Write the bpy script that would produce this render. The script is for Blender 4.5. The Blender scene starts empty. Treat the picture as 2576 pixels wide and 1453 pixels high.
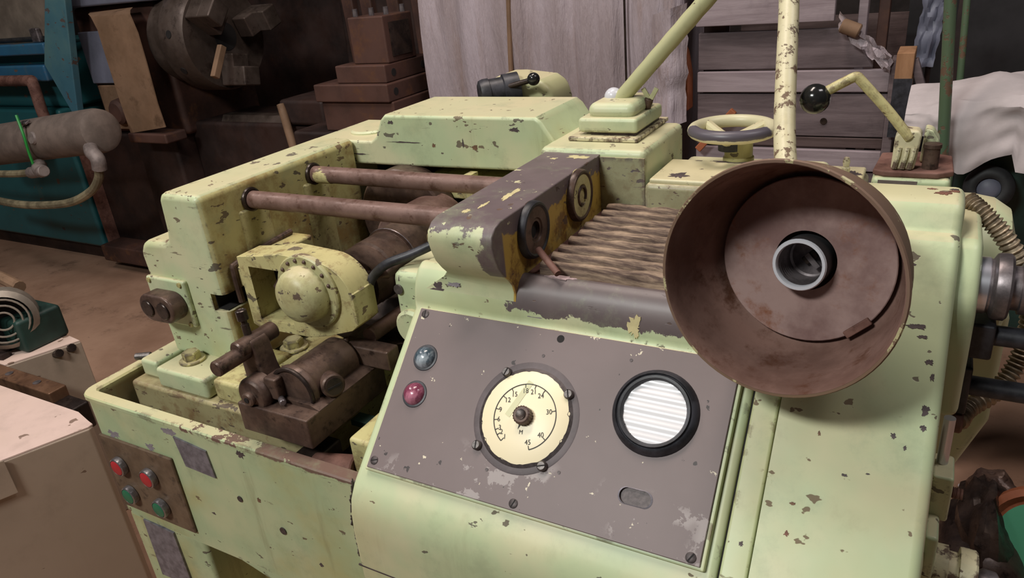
import bpy, bmesh, math, random
from mathutils import Vector, Matrix, noise
random.seed(7)
C = bpy.context.scene.collection
SC = bpy.context.scene
PI = math.pi

# ------------------------------------------------------------------ camera
cam_d = bpy.data.cameras.new('camera'); cam = bpy.data.objects.new('camera', cam_d); C.objects.link(cam)
yaw, pitch, roll = (math.radians(a) for a in (-31.0, -24.3, -5.8))
fw = Vector((math.sin(yaw)*math.cos(pitch), math.cos(yaw)*math.cos(pitch), math.sin(pitch)))
rt = Vector((math.cos(yaw), -math.sin(yaw), 0)); up = rt.cross(fw)
r2 = rt*math.cos(roll) + up*math.sin(roll); u2 = -rt*math.sin(roll) + up*math.cos(roll)
M3 = Matrix((r2, u2, -fw)).transposed()
cam.matrix_world = Matrix.Translation((0, 0, 1.5)) @ M3.to_4x4()
cam_d.sensor_fit = 'HORIZONTAL'; cam_d.sensor_width = 36.0; cam_d.lens = 1850/2576*36.0
cam_d.clip_start = 0.02
SC.camera = cam

# ------------------------------------------------------------------ world, lights, exposure
w = bpy.data.worlds.new('world'); SC.world = w; w.use_nodes = True
w.node_tree.nodes['Background'].inputs[0].default_value = (0.75, 0.68, 0.66, 1)
w.node_tree.nodes['Background'].inputs[1].default_value = 0.085
def area(name, loc, target, sx, sy, watts, col):
    d = bpy.data.lights.new(name, 'AREA'); d.shape = 'RECTANGLE'; d.size = sx; d.size_y = sy; d.energy = watts; d.color = col
    o = bpy.data.objects.new(name, d); C.objects.link(o); o.location = loc
    o.rotation_euler = (Vector(target)-Vector(loc)).to_track_quat('-Z', 'Y').to_euler()
    return o
area('hall_lamp_front', (-1.25, -1.8, 3.55), (-0.5, 0.7, 1.0), 0.9, 0.35, 84, (0.98, 1.0, 0.96))
area('hall_lamp_over', (-1.0, 1.1, 4.1), (-0.8, 1.0, 0.0), 1.6, 0.5, 60, (1.0, 0.87, 0.78))
area('hall_lamp_left', (-3.2, 0.2, 4.1), (-3.0, 0.8, 0.0), 1.4, 0.5, 42, (1.0, 0.93, 0.90))
area('hall_lamp_right', (1.5, 1.2, 4.1), (1.0, 1.6, 0.0), 1.4, 0.5, 32, (1.0, 0.94, 0.95))
SC.view_settings.view_transform = 'Standard'
try: SC.view_settings.look = 'None'
except Exception: pass
SC.view_settings.exposure = 0.0
SC.view_settings.gamma = 1.0
SC.view_settings.use_curve_mapping = False

# ------------------------------------------------------------------ materials
class NT:
    """small helper to write node graphs"""
    def __init__(s, name):
        s.m = bpy.data.materials.new(name); s.m.use_nodes = True; s.t = s.m.node_tree; s.n = s.t.nodes
        s.b = s.n['Principled BSDF']; s._obj = None; s._geo = None
    def link(s, a, b): s.t.links.new(a, b)
    def put(s, sock, v):
        if hasattr(v, 'is_linked') or hasattr(v, 'links'): s.link(v, sock)
        elif isinstance(v, (tuple, list)) and len(v) == 3 and sock.type == 'RGBA': sock.default_value = (*v, 1)
        else: sock.default_value = v
    def obj(s):
        if not s._obj: s._obj = s.n.new('ShaderNodeTexCoord')
        return s._obj.outputs['Object']
    def geo(s):
        if not s._geo: s._geo = s.n.new('ShaderNodeNewGeometry')
        return s._geo
    def xyz(s):
        q = s.n.new('ShaderNodeSeparateXYZ'); s.link(s.geo().outputs['Position'], q.inputs[0]); return q.outputs
    def nrm(s):
        q = s.n.new('ShaderNodeSeparateXYZ'); s.link(s.geo().outputs['True Normal'], q.inputs[0]); return q.outputs
    def noise(s, scale, detail=4, rough=0.6, stretch=None, dist=0.0, seed=0):
        v = s.obj()
        if stretch or seed:
            mp = s.n.new('ShaderNodeMapping'); s.link(v, mp.inputs[0])
            if stretch: mp.inputs['Scale'].default_value = stretch
            mp.inputs['Location'].default_value = (seed*3.7, seed*1.9, seed*5.3)
            v = mp.outputs[0]
        q = s.n.new('ShaderNodeTexNoise'); s.link(v, q.inputs['Vector'])
        q.inputs['Scale'].default_value = scale; q.inputs['Detail'].default_value = detail
        q.inputs['Roughness'].default_value = rough; q.inputs['Distortion'].default_value = dist
        return q.outputs['Fac']
    def math(s, op, a, b=0.0, c=None):
        q = s.n.new('ShaderNodeMath'); q.operation = op; s.put(q.inputs[0], a); s.put(q.inputs[1], b)
        if c is not None: s.put(q.inputs[2], c)
        return q.outputs[0]
    def step(s, v, lo, hi, a=0.0, b=1.0):
        q = s.n.new('ShaderNodeMapRange'); q.interpolation_type = 'SMOOTHSTEP'
        s.put(q.inputs[0], v); q.inputs[1].default_value = lo; q.inputs[2].default_value = hi
        q.inputs[3].default_value = a; q.inputs[4].default_value = b
        return q.outputs[0]
    def mix(s, f, a, b):
        q = s.n.new('ShaderNodeMix'); q.data_type = 'RGBA'; s.put(q.inputs[0], f); s.put(q.inputs[6], a); s.put(q.inputs[7], b)
        return q.outputs[2]
    def edge(s, radius=0.005):
        bv = s.n.new('ShaderNodeBevel'); bv.samples = 4; bv.inputs[0].default_value = radius
        d = s.n.new('ShaderNodeVectorMath'); d.operation = 'DOT_PRODUCT'
        s.link(bv.outputs[0], d.inputs[0]); s.link(s.geo().outputs['True Normal'], d.inputs[1])
        return s.step(d.outputs['Value'], 0.995, 0.90)
    def bump(s, h, strength=0.3, dist=0.002):
        q = s.n.new('ShaderNodeBump'); q.inputs['Strength'].default_value = strength; q.inputs['Distance'].default_value = dist
        s.link(h, q.inputs['Height']); s.link(q.outputs[0], s.b.inputs['Normal'])
    def done(s, col=None, rough=None, metal=None, spec=None):
        if col is not None: s.put(s.b.inputs['Base Color'], col)
        if rough is not None: s.put(s.b.inputs['Roughness'], rough)
        if metal is not None: s.put(s.b.inputs['Metallic'], metal)
        if spec is not None: s.put(s.b.inputs['Specular IOR Level'], spec)
        return s.m

def lin(r, g, b):
    f = lambda c: (c/255/12.92) if c/255 <= 0.04045 else ((c/255+0.055)/1.055)**2.4
    return (f(r), f(g), f(b))

GREEN = lin(186, 199, 159); CREAM = lin(212, 204, 168); CHIP = lin(74, 62, 60); RUSTY = lin(112, 72, 44)
YEL = lin(176, 158, 92); GREY = lin(98, 88, 92)

def paint(name, base=GREEN, top=CREAM, chips=0.645, edge=0.10, dirt=0.35, dirtcol=YEL, chipcol=CHIP, rough=0.42, speck=0.665, scale=1.0, extra=None, grime=0.0, dust=True):
    k = NT(name)
    n1 = k.noise(22*scale, 8, 0.62); n2 = k.noise(5*scale, 4, 0.6, seed=2); n3 = k.noise(75*scale, 3, 0.55, stretch=(0.5, 0.5, 1.0), seed=3)
    col = k.mix(k.math('MULTIPLY', k.step(k.noise(7*scale, 4, 0.55, seed=15), 0.40, 0.66), 0.7), base, top)
    col = k.mix(k.math('MULTIPLY', k.step(n2, 0.48, 0.72), dirt), col, dirtcol)
    st = k.noise(26*scale, 5, 0.7, stretch=(1, 1, 0.12), seed=5)
    col = k.mix(k.math('MULTIPLY', k.step(st, 0.56, 0.75), dirt*0.7), col, lin(120, 112, 78))
    if grime:
        g = k.noise(34*scale, 7, 0.75, seed=8)
        col = k.mix(k.math('MULTIPLY', k.step(g, 0.50, 0.64), grime), col, RUSTY)
        g2 = k.noise(12*scale, 7, 0.75, seed=9)
        col = k.mix(k.math('MULTIPLY', k.step(g2, 0.52, 0.66), grime*0.9), col, lin(92, 62, 38))
    dm = k.math('MULTIPLY', k.step(k.math('ADD', k.nrm()['Z'], k.math('MULTIPLY', k.math('SUBTRACT', n2, 0.5), 0.5)), 0.75, 0.97), 0.62)   # dust film settled on level surfaces
    if dust: col = k.mix(dm, col, lin(206, 192, 155))
    if extra: col = extra(k, col)
    e = k.edge(0.011)
    sm = k.noise(13*scale, 7, 0.72, seed=16)
    col = k.mix(k.math('MULTIPLY', k.step(sm, 0.50, 0.72), 0.42), col, tuple(c*0.62 for c in base))
    nc = k.noise(40*scale, 7, 0.68, seed=17)
    v = k.math('ADD', k.math('ADD', k.math('MULTIPLY', nc, 0.72), k.math('MULTIPLY', n1, 0.28)), k.math('MULTIPLY', e, edge))
    ch = k.step(v, chips-0.006, chips+0.014)
    sc = k.noise(46*scale, 6, 0.7, stretch=(0.30, 0.30, 2.2), seed=18)
    n4 = k.noise(9*scale, 3, 0.5, seed=19)
    scr = k.math('MULTIPLY', k.step(sc, speck-0.035, speck+0.01), k.step(n4, 0.50, 0.60))
    sp = k.math('MULTIPLY', k.step(n3, speck-0.004, speck+0.014), 0.9)
    mask = k.math('MAXIMUM', k.math('MAXIMUM', ch, sp), k.math('MULTIPLY', scr, 0.8))
    cc = k.mix(k.step(n2, 0.4, 0.6), chipcol, lin(104, 78, 60))
    col = k.mix(k.math('MULTIPLY', mask, 0.93), col, cc)
    k.bump(k.math('ADD', k.math('MULTIPLY', mask, -1.0), k.math('MULTIPLY', k.noise(14*scale, 3, 0.5, seed=4), 0.8)), 0.35, 0.0012)
    return k.done(col, k.step(mask, 0, 1, rough, 0.7), 0.0, 0.45)

def rust(name, a, b, c, rough=0.75, metal=0.0, s1=14, s2=45):
    k = NT(name)
    col = k.mix(k.step(k.noise(s1, 6, 0.65), 0.38, 0.62), a, b)
    col = k.mix(k.step(k.noise(s2, 7, 0.7, seed=4), 0.52, 0.70), col, c)
    k.bump(k.noise(s2*2.5, 4, 0.7, seed=6), 0.25, 0.001)
    return k.done(col, k.step(k.noise(s2, 4, 0.6, seed=7), 0.3, 0.7, rough-0.15, rough+0.1), metal, 0.35)

def plain(name, col, rough=0.5, metal=0.0, var=0.12, scale=20, bump=0.1, spec=0.5):
    k = NT(name)
    dk = tuple(c*(1-2.2*var) for c in col); lt = tuple(min(1, c*(1+1.2*var)) for c in col)
    c2 = k.mix(k.step(k.noise(scale, 6, 0.65), 0.35, 0.65), dk, lt)
    k.bump(k.noise(scale*4, 4, 0.6, seed=3), bump, 0.001)
    return k.done(c2, rough, metal, spec)

def wood(name, a, b, stretch, scale=30, rough=0.8):
    k = NT(name)
    g = k.noise(scale, 8, 0.7, stretch=stretch, dist=0.4)
    col = k.mix(k.step(g, 0.35, 0.65), a, b)
    col = k.mix(k.math('MULTIPLY', k.step(k.noise(scale*0.25, 5, 0.7, seed=3), 0.5, 0.75), 0.6), col, tuple(x*0.45 for x in a))
    k.bump(g, 0.4, 0.003)
    return k.done(col, rough, 0, 0.25)

def flat(name, col, rough=0.5, metal=0.0, spec=0.5):
    k = NT(name); return k.done(col, rough, metal, spec)

M = {}
M['green'] = paint('pale_green_paint')
M['green_clean'] = paint('pale_green_smooth_paint', chips=0.685, edge=0.12, dirt=0.22, speck=0.685)
M['green_grimy'] = paint('oily_yellow_green_paint', dust=False, base=lin(192, 184, 132), top=lin(198, 186, 134), chips=0.63, edge=0.10, dirt=0.7, grime=0.55, speck=0.645)
M['green_dirty'] = paint('stained_tray_paint', base=lin(170, 186, 146), top=lin(196, 196, 154), chips=0.665, edge=0.13, dirt=0.5)
M['green_peel'] = paint('peeling_cream_paint', base=lin(206, 198, 164), top=lin(212, 203, 168), chips=0.555, edge=0.05, dirt=0.3, scale=1.7, speck=0.68, chipcol=lin(82, 62, 56))
M['cover'] = paint('cream_cover_paint', base=lin(206, 200, 162), top=lin(212, 205, 166), chips=0.62, edge=0.06, dirt=0.3, scale=0.8, chipcol=lin(84, 70, 70))
M['coat'] = paint('flaking_coat', base=lin(176, 168, 128), top=lin(186, 178, 138), chips=0.42, edge=0.0, dirt=0.3, scale=0.7, chipcol=lin(112, 84, 74))
M['green_arm'] = paint('olive_cream_paint', base=lin(178, 178, 136), top=lin(186, 182, 140), chips=0.72, edge=0.1, dirt=0.5)

def head_extra(k, col):
    # oil-stained inner face of the head (faces the rollers)
    p = k.xyz()
    m = k.step(k.nrm()['X'], 0.4, 0.9)
    g = k.noise(16, 7, 0.72, seed=11)
    low = k.step(p['Z'], 1.23, 1.02)
    c2 = k.mix(k.math('MULTIPLY', k.step(k.math('ADD', g, k.math('MULTIPLY', low, 0.14)), 0.46, 0.70), 0.8), lin(196, 188, 130), lin(144, 110, 62))
    return k.mix(m, col, c2)
M['head'] = paint('head_paint', chips=0.63, edge=0.11, dirt=0.35, speck=0.635, extra=head_extra)

def cheek_extra(k, col):
    p = k.xyz(); n = k.noise(26, 6, 0.7, seed=12); n2 = k.noise(60, 4, 0.6, seed=13)
    # inner face, yellow and rust stained
    inn = k.step(p['X'], -0.4075, -0.4055)
    rustn = k.step(k.math('ADD', n, k.math('MULTIPLY', k.math('SUBTRACT', 1.20, p['Z']), 1.2)), 0.52, 0.66)
    yc = k.mix(k.math('MULTIPLY', rustn, 0.85), lin(182, 150, 72), lin(110, 74, 40))
    inn = k.math('MULTIPLY', inn, k.step(k.math('ADD', p['Y'], k.math('MULTIPLY', n, 0.02)), 0.655, 0.659))
    col = k.mix(k.math('MULTIPLY', inn, k.step(p['Z'], 1.226, 1.221)), col, yc)
    # bare grey-brown top and shoulders
    topm = k.step(k.math('ADD', p['Z'], k.math('MULTIPLY', k.math('SUBTRACT', n, 0.5), 0.05)), 1.211, 1.214)
    frontm = k.step(k.math('ADD', p['Y'], k.math('MULTIPLY', k.math('SUBTRACT', n, 0.5), 0.06)), 0.640, 0.643)
    bare = k.math('MULTIPLY', topm, frontm)
    patch = k.step(n2, 0.665, 0.675)
    corner = k.math('MULTIPLY', k.step(k.math('ADD', p['X'], k.math('MULTIPLY', k.math('SUBTRACT', n, 0.5), 0.05)), -0.424, -0.421), k.step(k.math('ADD', p['Z'], k.math('MULTIPLY', n, 0.02)), 1.172, 1.175))
    corner = k.math('MULTIPLY', corner, k.step(p['Y'], 0.664, 0.660))
    bare = k.math('MAXIMUM', k.math('MULTIPLY', bare, k.math('SUBTRACT', 1.0, patch)), corner)
    return k.mix(bare, col, k.mix(k.noise(30, 5, 0.6, seed=14), lin(90, 78, 80), lin(118, 103, 105)))
M['cheek'] = paint('cheek_paint', chips=0.66, edge=0.0, dirt=0.25, extra=cheek_extra)

def body_extra(k, col):
    p = k.xyz(); n = k.noise(28, 6, 0.72, seed=21)
    z = k.math('ADD', p['Z'], k.math('MULTIPLY', k.math('SUBTRACT', n, 0.5), 0.035))
    x = k.math('ADD', p['X'], k.math('MULTIPLY', k.math('SUBTRACT', n, 0.5), 0.06))
    m = k.math('MULTIPLY', k.step(z, 1.1165, 1.118), k.step(x, -0.412, -0.410))
    g = k.mix(k.noise(18, 6, 0.7, seed=22), lin(82, 73, 74), lin(112, 99, 98))
    return k.mix(m, col, g)
M['body'] = paint('console_paint', chips=0.685, edge=0.12, dirt=0.22, speck=0.685, extra=body_extra)

M['panel'] = None
def panel_mat():
    k = NT('grey_panel_paint')
    base = k.mix(k.noise(9, 4, 0.6), lin(104, 91, 90), lin(123, 108, 107))
    # scraped, paler patches
    sc = k.noise(24, 6, 0.7, stretch=(1, 1, 1), seed=4)
    lo = k.noise(9, 3, 0.5, seed=6)
    pz = k.xyz()['Z']; m = k.math('MULTIPLY', k.math('MULTIPLY', k.step(sc, 0.55, 0.57), k.step(lo, 0.46, 0.52)), k.step(k.math('ADD', pz, k.math('MULTIPLY', lo, 0.04)), 1.030, 1.015))
    col = k.mix(m, base, lin(152, 142, 140))
    e = k.edge(0.003)
    v = k.math('ADD', k.noise(60, 5, 0.6, seed=7), k.math('MULTIPLY', k.step(pz, 1.09, 1.106), 0.055))
    col = k.mix(k.step(v, 0.69, 0.70), col, lin(214, 204, 180))
    col = k.mix(k.step(k.noise(70, 4, 0.6, seed=8), 0.705, 0.715), col, lin(58, 50, 50))
    col = k.mix(k.step(k.noise(90, 6, 0.75, stretch=(0.25, 1, 1), seed=9), 0.71, 0.72), col, lin(66, 58, 58))
    k.bump(k.noise(120, 3, 0.5, seed=3), 0.08, 0.0006)
    return k.done(col, 0.48, 0, 0.4)
M['panel'] = panel_mat()
M['plate'] = rust('brown_plate', lin(92, 74, 58), lin(112, 92, 74), lin(70, 56, 46), 0.6)
M['tag'] = plain('grey_metal_tag', lin(128, 124, 132), 0.5, 0.4, 0.15, 60)
M['rust'] = rust('rusty_steel', lin(92, 62, 54), lin(122, 88, 78), lin(74, 46, 38), 0.75)
M['rust_in'] = rust('rusty_shade_inside', lin(106, 79, 70), lin(136, 106, 96), lin(88, 55, 40), 0.65, s1=9, s2=22)
M['rust_disc'] = rust('rusty_reflector', lin(122, 94, 90), lin(160, 134, 128), lin(130, 84, 62), 0.6, s1=9, s2=18)
M['rod'] = rust('brown_steel_rod', lin(104, 80, 72), lin(126, 100, 92), lin(86, 60, 50), 0.5, 0.15, 20, 60)
M['oily'] = rust('oily_dark_steel', lin(70, 54, 48), lin(98, 78, 68), lin(49, 37, 33), 0.45, 0.25, 20, 50)
M['dark'] = rust('dark_oily_steel', lin(44, 36, 34), lin(66, 54, 48), lin(30, 24, 22), 0.4, 0.4)
M['bolt'] = paint('painted_bolt', base=lin(176, 166, 110), top=lin(196, 186, 126), chips=0.6, edge=0.1, dirt=0.6)
M['screw'] = plain('grey_screw', lin(104, 98, 96), 0.45, 0.6, 0.15, 200)
M['screw_dark'] = plain('dark_screw', lin(78, 70, 70), 0.5, 0.4, 0.15, 200)
M['black'] = plain('black_void', lin(24, 20, 20), 0.8, 0, 0.1)
M['blackpaint'] = plain('worn_black_paint', lin(52, 52, 58), 0.45, 0.1, 0.25, 40)
M['ball'] = plain('black_bakelite', lin(34, 34, 34), 0.16, 0, 0.1, 60, 0.02)
M['chrome'] = flat('bright_steel', lin(205, 205, 214), 0.28, 0.85)
def tray_extra(k, col):
    p = k.xyz(); n = k.noise(20, 6, 0.7, seed=31)
    x = k.math('ADD', p['X'], k.math('MULTIPLY', k.math('SUBTRACT', n, 0.5), 0.9))
    m = k.math('MULTIPLY', k.step(k.math('ADD', p['Z'], k.math('MULTIPLY', k.math('SUBTRACT', n, 0.5), 0.02)), 0.931, 0.933), k.step(x, -0.80, -0.78))
    col = k.mix(m, col, lin(112, 88, 78))
    inn = k.math('MULTIPLY', k.step(p['Z'], 0.934, 0.925), k.math('MULTIPLY', k.step(p['Y'], 0.530, 0.531), k.step(p['X'], -1.103, -1.102)))
    return k.mix(k.math('MULTIPLY', inn, 0.75), col, lin(112, 88, 58))
M['traypaint'] = paint('stained_tray_paint_rim', base=lin(170, 186, 146), top=lin(196, 196, 156), chips=0.66, edge=0.12, dirt=0.55, speck=0.69, extra=tray_extra)
M['plinthpaint'] = paint('grimy_plinth_paint', dust=False, base=lin(160, 150, 114), top=lin(170, 160, 120), chips=0.62, edge=0.1, dirt=0.8, dirtcol=lin(128, 104, 66), grime=0.5, speck=0.64)
M['cap'] = paint('pale_cap_paint', base=lin(184, 182, 138), top=lin(186, 176, 126), chips=0.61, edge=0.06, dirt=0.6, grime=0.25, speck=0.635, scale=1.3)
M['primer'] = plain('bare_grey_primer', lin(140, 132, 138), 0.6, 0, 0.1, 60)
M['chipdark'] = plain('dark_bare_metal', lin(80, 68, 68), 0.65, 0, 0.15, 60)
M['chipbrown'] = plain('brown_bare_metal', lin(116, 86, 64), 0.7, 0, 0.15, 60)
M['chiprust'] = plain('red_brown_primer', lin(120, 80, 66), 0.7, 0, 0.12, 60)
M['chipcream'] = plain('remaining_cream_paint', lin(206, 194, 146), 0.5, 0, 0.06, 40)
M['chippink'] = plain('pinkish_scraped_patch', lin(168, 146, 146), 0.7, 0, 0.12, 90)
M['bezel'] = plain('dull_chrome', lin(150, 146, 148), 0.3, 0.8, 0.15, 60)
M['steel'] = plain('worn_grey_steel', lin(128, 120, 122), 0.38, 0.7, 0.2, 40)
M['red'] = flat('red_button', lin(176, 40, 48), 0.4)
M['greenbtn'] = flat('green_button', lin(32, 106, 76), 0.4)
def lens(name, a, b):
    k = NT(name)
    col = k.mix(k.step(k.noise(45, 5, 0.7, stretch=(1, 0.4, 0.4)), 0.42, 0.62), a, b)
    k.bump(k.noise(60, 4, 0.6), 0.3, 0.002)
    return k.done(col, 0.18, 0, 0.6)
M['lens_blue'] = lens('blue_grey_lens', lin(58, 74, 86), lin(170, 180, 188))
M['lens_red'] = lens('dusty_red_lens', lin(116, 52, 74), lin(186, 120, 140))
def dialm():
    k = NT('cream_dial_enamel')
    col = k.mix(k.noise(12, 3, 0.5), lin(238, 224, 184), lin(248, 236, 204))
    col = k.mix(k.step(k.noise(40, 5, 0.7, seed=5), 0.70, 0.71), col, lin(96, 80, 64))
    return k.done(col, 0.4)
M['dial'] = dialm()
M['ink'] = flat('black_ink', lin(34, 30, 28), 0.6)
M['dialgreen'] = flat('faded_green_band', lin(206, 204, 162), 0.45)
def whitem():
    k = NT('milky_glass')
    col = k.mix(k.noise(30, 3, 0.5), lin(206, 204, 208), lin(224, 224, 226))
    k.b.inputs['Emission Color'].default_value = (1, 0.98, 1, 1); k.b.inputs['Emission Strength'].default_value = 0.08
    return k.done(col, 0.25)
M['milk'] = whitem()
M['porcelain'] = flat('white_porcelain', lin(205, 205, 212), 0.2)
M['slat'] = wood('worn_slat', lin(76, 60, 56), lin(182, 158, 134), (0.12, 1, 1), 60)
M['flex'] = plain('armoured_conduit', lin(150, 134, 112), 0.45, 0.4, 0.2, 60)
M['olive'] = paint('olive_yellow_paint', base=lin(168, 162, 108), top=lin(176, 168, 114), chips=0.70, edge=0.1, dirt=0.4)
M['rubber'] = plain('dark_rubber', lin(40, 40, 42), 0.6, 0, 0.2)
# surroundings
M['floor'] = None
def floorm():
    k = NT('dusty_concrete_floor')
    col = k.mix(k.step(k.noise(1.6, 6, 0.65), 0.3, 0.7), lin(140, 108, 88), lin(172, 138, 116))
    col = k.mix(k.math('MULTIPLY', k.step(k.noise(5, 7, 0.75, seed=3), 0.55, 0.7), 0.5), col, lin(80, 60, 48))
    col = k.mix(k.step(k.noise(14, 6, 0.7, seed=5), 0.70, 0.72), col, lin(44, 32, 26))
    k.bump(k.noise(30, 5, 0.6), 0.2, 0.004)
    return k.done(col, 0.85, 0, 0.25)
M['floor'] = floorm()
M['wall'] = plain('dark_plaster', lin(66, 58, 56), 0.9, 0, 0.2, 3)
M['walldark'] = plain('dark_hall_wall', lin(40, 38, 40), 0.9, 0, 0.2, 3)
M['brownm'] = rust('brown_machine_paint', lin(62, 43, 38), lin(84, 58, 50), lin(98, 66, 46), 0.65, 0, 3, 9)
M['brownd'] = rust('dark_brown_machine', lin(38, 28, 26), lin(58, 42, 38), lin(50, 34, 28), 0.6, 0.0, 3, 9)
M['tan'] = rust('tan_guard_sheet', lin(112, 88, 68), lin(134, 106, 84), lin(94, 72, 54), 0.7, 0, 3, 9)
M['chuck'] = rust('grey_brown_chuck_steel', lin(66, 56, 50), lin(88, 76, 70), lin(48, 38, 34), 0.5, 0.3, 5, 14)
M['blue'] = paint('blue_machine_paint', dust=False, base=lin(46, 98, 134), top=lin(56, 112, 140), chips=0.68, edge=0.2, dirt=0.3, dirtcol=lin(60, 80, 80), scale=0.3)
M['teal'] = paint('teal_machine_paint', dust=False, base=lin(38, 92, 98), top=lin(44, 100, 106), chips=0.76, edge=0.05, dirt=0.3, dirtcol=lin(40, 90, 90), scale=0.3)
M['pane'] = plain('dusty_guard_pane', lin(118, 108, 98), 0.3, 0, 0.15, 4)
M['bluegrey'] = plain('blue_grey_panel', lin(112, 114, 130), 0.5, 0, 0.08, 5)
M['cyl'] = plain('dusty_grey_cylinder', lin(120, 106, 98), 0.7, 0, 0.12, 8)
M['fit'] = plain('grey_fitting', lin(140, 128, 124), 0.6, 0.2, 0.15, 20)
M['hose'] = plain('dirty_pale_hose', lin(140, 130, 104), 0.6, 0, 0.2, 12)
M['tie'] = flat('green_plastic', lin(46, 150, 66), 0.4)
M['pink'] = paint('pinkish_cream_paint', dust=False, base=lin(214, 188, 176), top=lin(226, 198, 188), chips=0.72, edge=0.12, dirt=0.1, scale=0.4, chipcol=lin(110, 86, 70))
M['beige'] = paint('beige_metal_paint', dust=False, base=lin(156, 138, 122), top=lin(162, 144, 128), chips=0.76, edge=0.0, dirt=0.25, dirtcol=lin(130, 106, 86), speck=0.74, scale=0.35, chipcol=lin(80, 60, 48))
M['bluearm'] = paint('weathered_blue_paint', dust=False, base=lin(66, 108, 124), top=lin(96, 128, 124), chips=0.60, edge=0.05, dirt=0.6, dirtcol=lin(120, 128, 110), scale=0.35, chipcol=lin(84, 60, 52))
M['mottled'] = paint('mottled_grey_green_paint', base=lin(160, 158, 126), top=lin(170, 166, 132), chips=0.63, edge=0.16, dirt=0.6, dirtcol=lin(120, 110, 80), scale=1.5, speck=0.63, chipcol=lin(82, 74, 88), grime=0.25)
M['rail'] = rust('brown_rail_steel', lin(92, 66, 50), lin(116, 86, 66), lin(66, 46, 38), 0.4, 0.3, 8, 20)
M['dkgreen'] = plain('dark_green_paint', lin(30, 56, 50), 0.5, 0, 0.2, 6)
M['cratewood'] = wood('weathered_crate_board', lin(92, 80, 82), lin(122, 108, 110), (0.08, 1, 1), 22)
M['cratewood2'] = wood('pale_crate_board', lin(138, 124, 128), lin(164, 150, 154), (0.08, 1, 1), 22)
M['cratedark'] = wood('dark_crate_board', lin(70, 56, 54), lin(98, 82, 80), (0.08, 1, 1), 22)
M['orangewood'] = wood('fresh_wood_block', lin(146, 108, 78), lin(164, 124, 92), (1, 1, 0.2), 30)
M['tarp'] = None
def tarpm():
    k = NT('dusty_wrapping_sheet')
    col = k.mix(k.step(k.noise(3.0, 5, 0.6, stretch=(1.6, 1.6, 0.25)), 0.35, 0.65), lin(152, 138, 140), lin(184, 172, 180))
    col = k.mix(k.math('MULTIPLY', k.step(k.noise(6, 6, 0.7, stretch=(2, 2, 0.2), seed=3), 0.52, 0.7), 0.5), col, lin(138, 112, 98))
    k.bump(k.noise(9, 6, 0.65, stretch=(3, 3, 0.35), seed=5), 0.6, 0.03)
    return k.done(col, 0.5, 0, 0.4)
M['tarp'] = tarpm()
M['cloth'] = plain('white_dust_cloth', lin(190, 180, 180), 0.9, 0, 0.07, 5)
M['greenpipe'] = paint('green_pipe_paint', dust=False, base=lin(76, 98, 76), top=lin(88, 104, 80), chips=0.535, edge=0, dirt=0.3, dirtcol=lin(110, 120, 80), scale=0.5, chipcol=lin(96, 74, 58))
M['orange'] = rust('orange_brown_rim', lin(140, 82, 54), lin(166, 98, 66), lin(108, 68, 48), 0.6, 0, 6, 14)
M['mint'] = flat('mint_green_face', lin(78, 158, 124), 0.5)
M['cage'] = plain('cage_wire', lin(150, 140, 128), 0.5, 0.4, 0.1)

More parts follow.
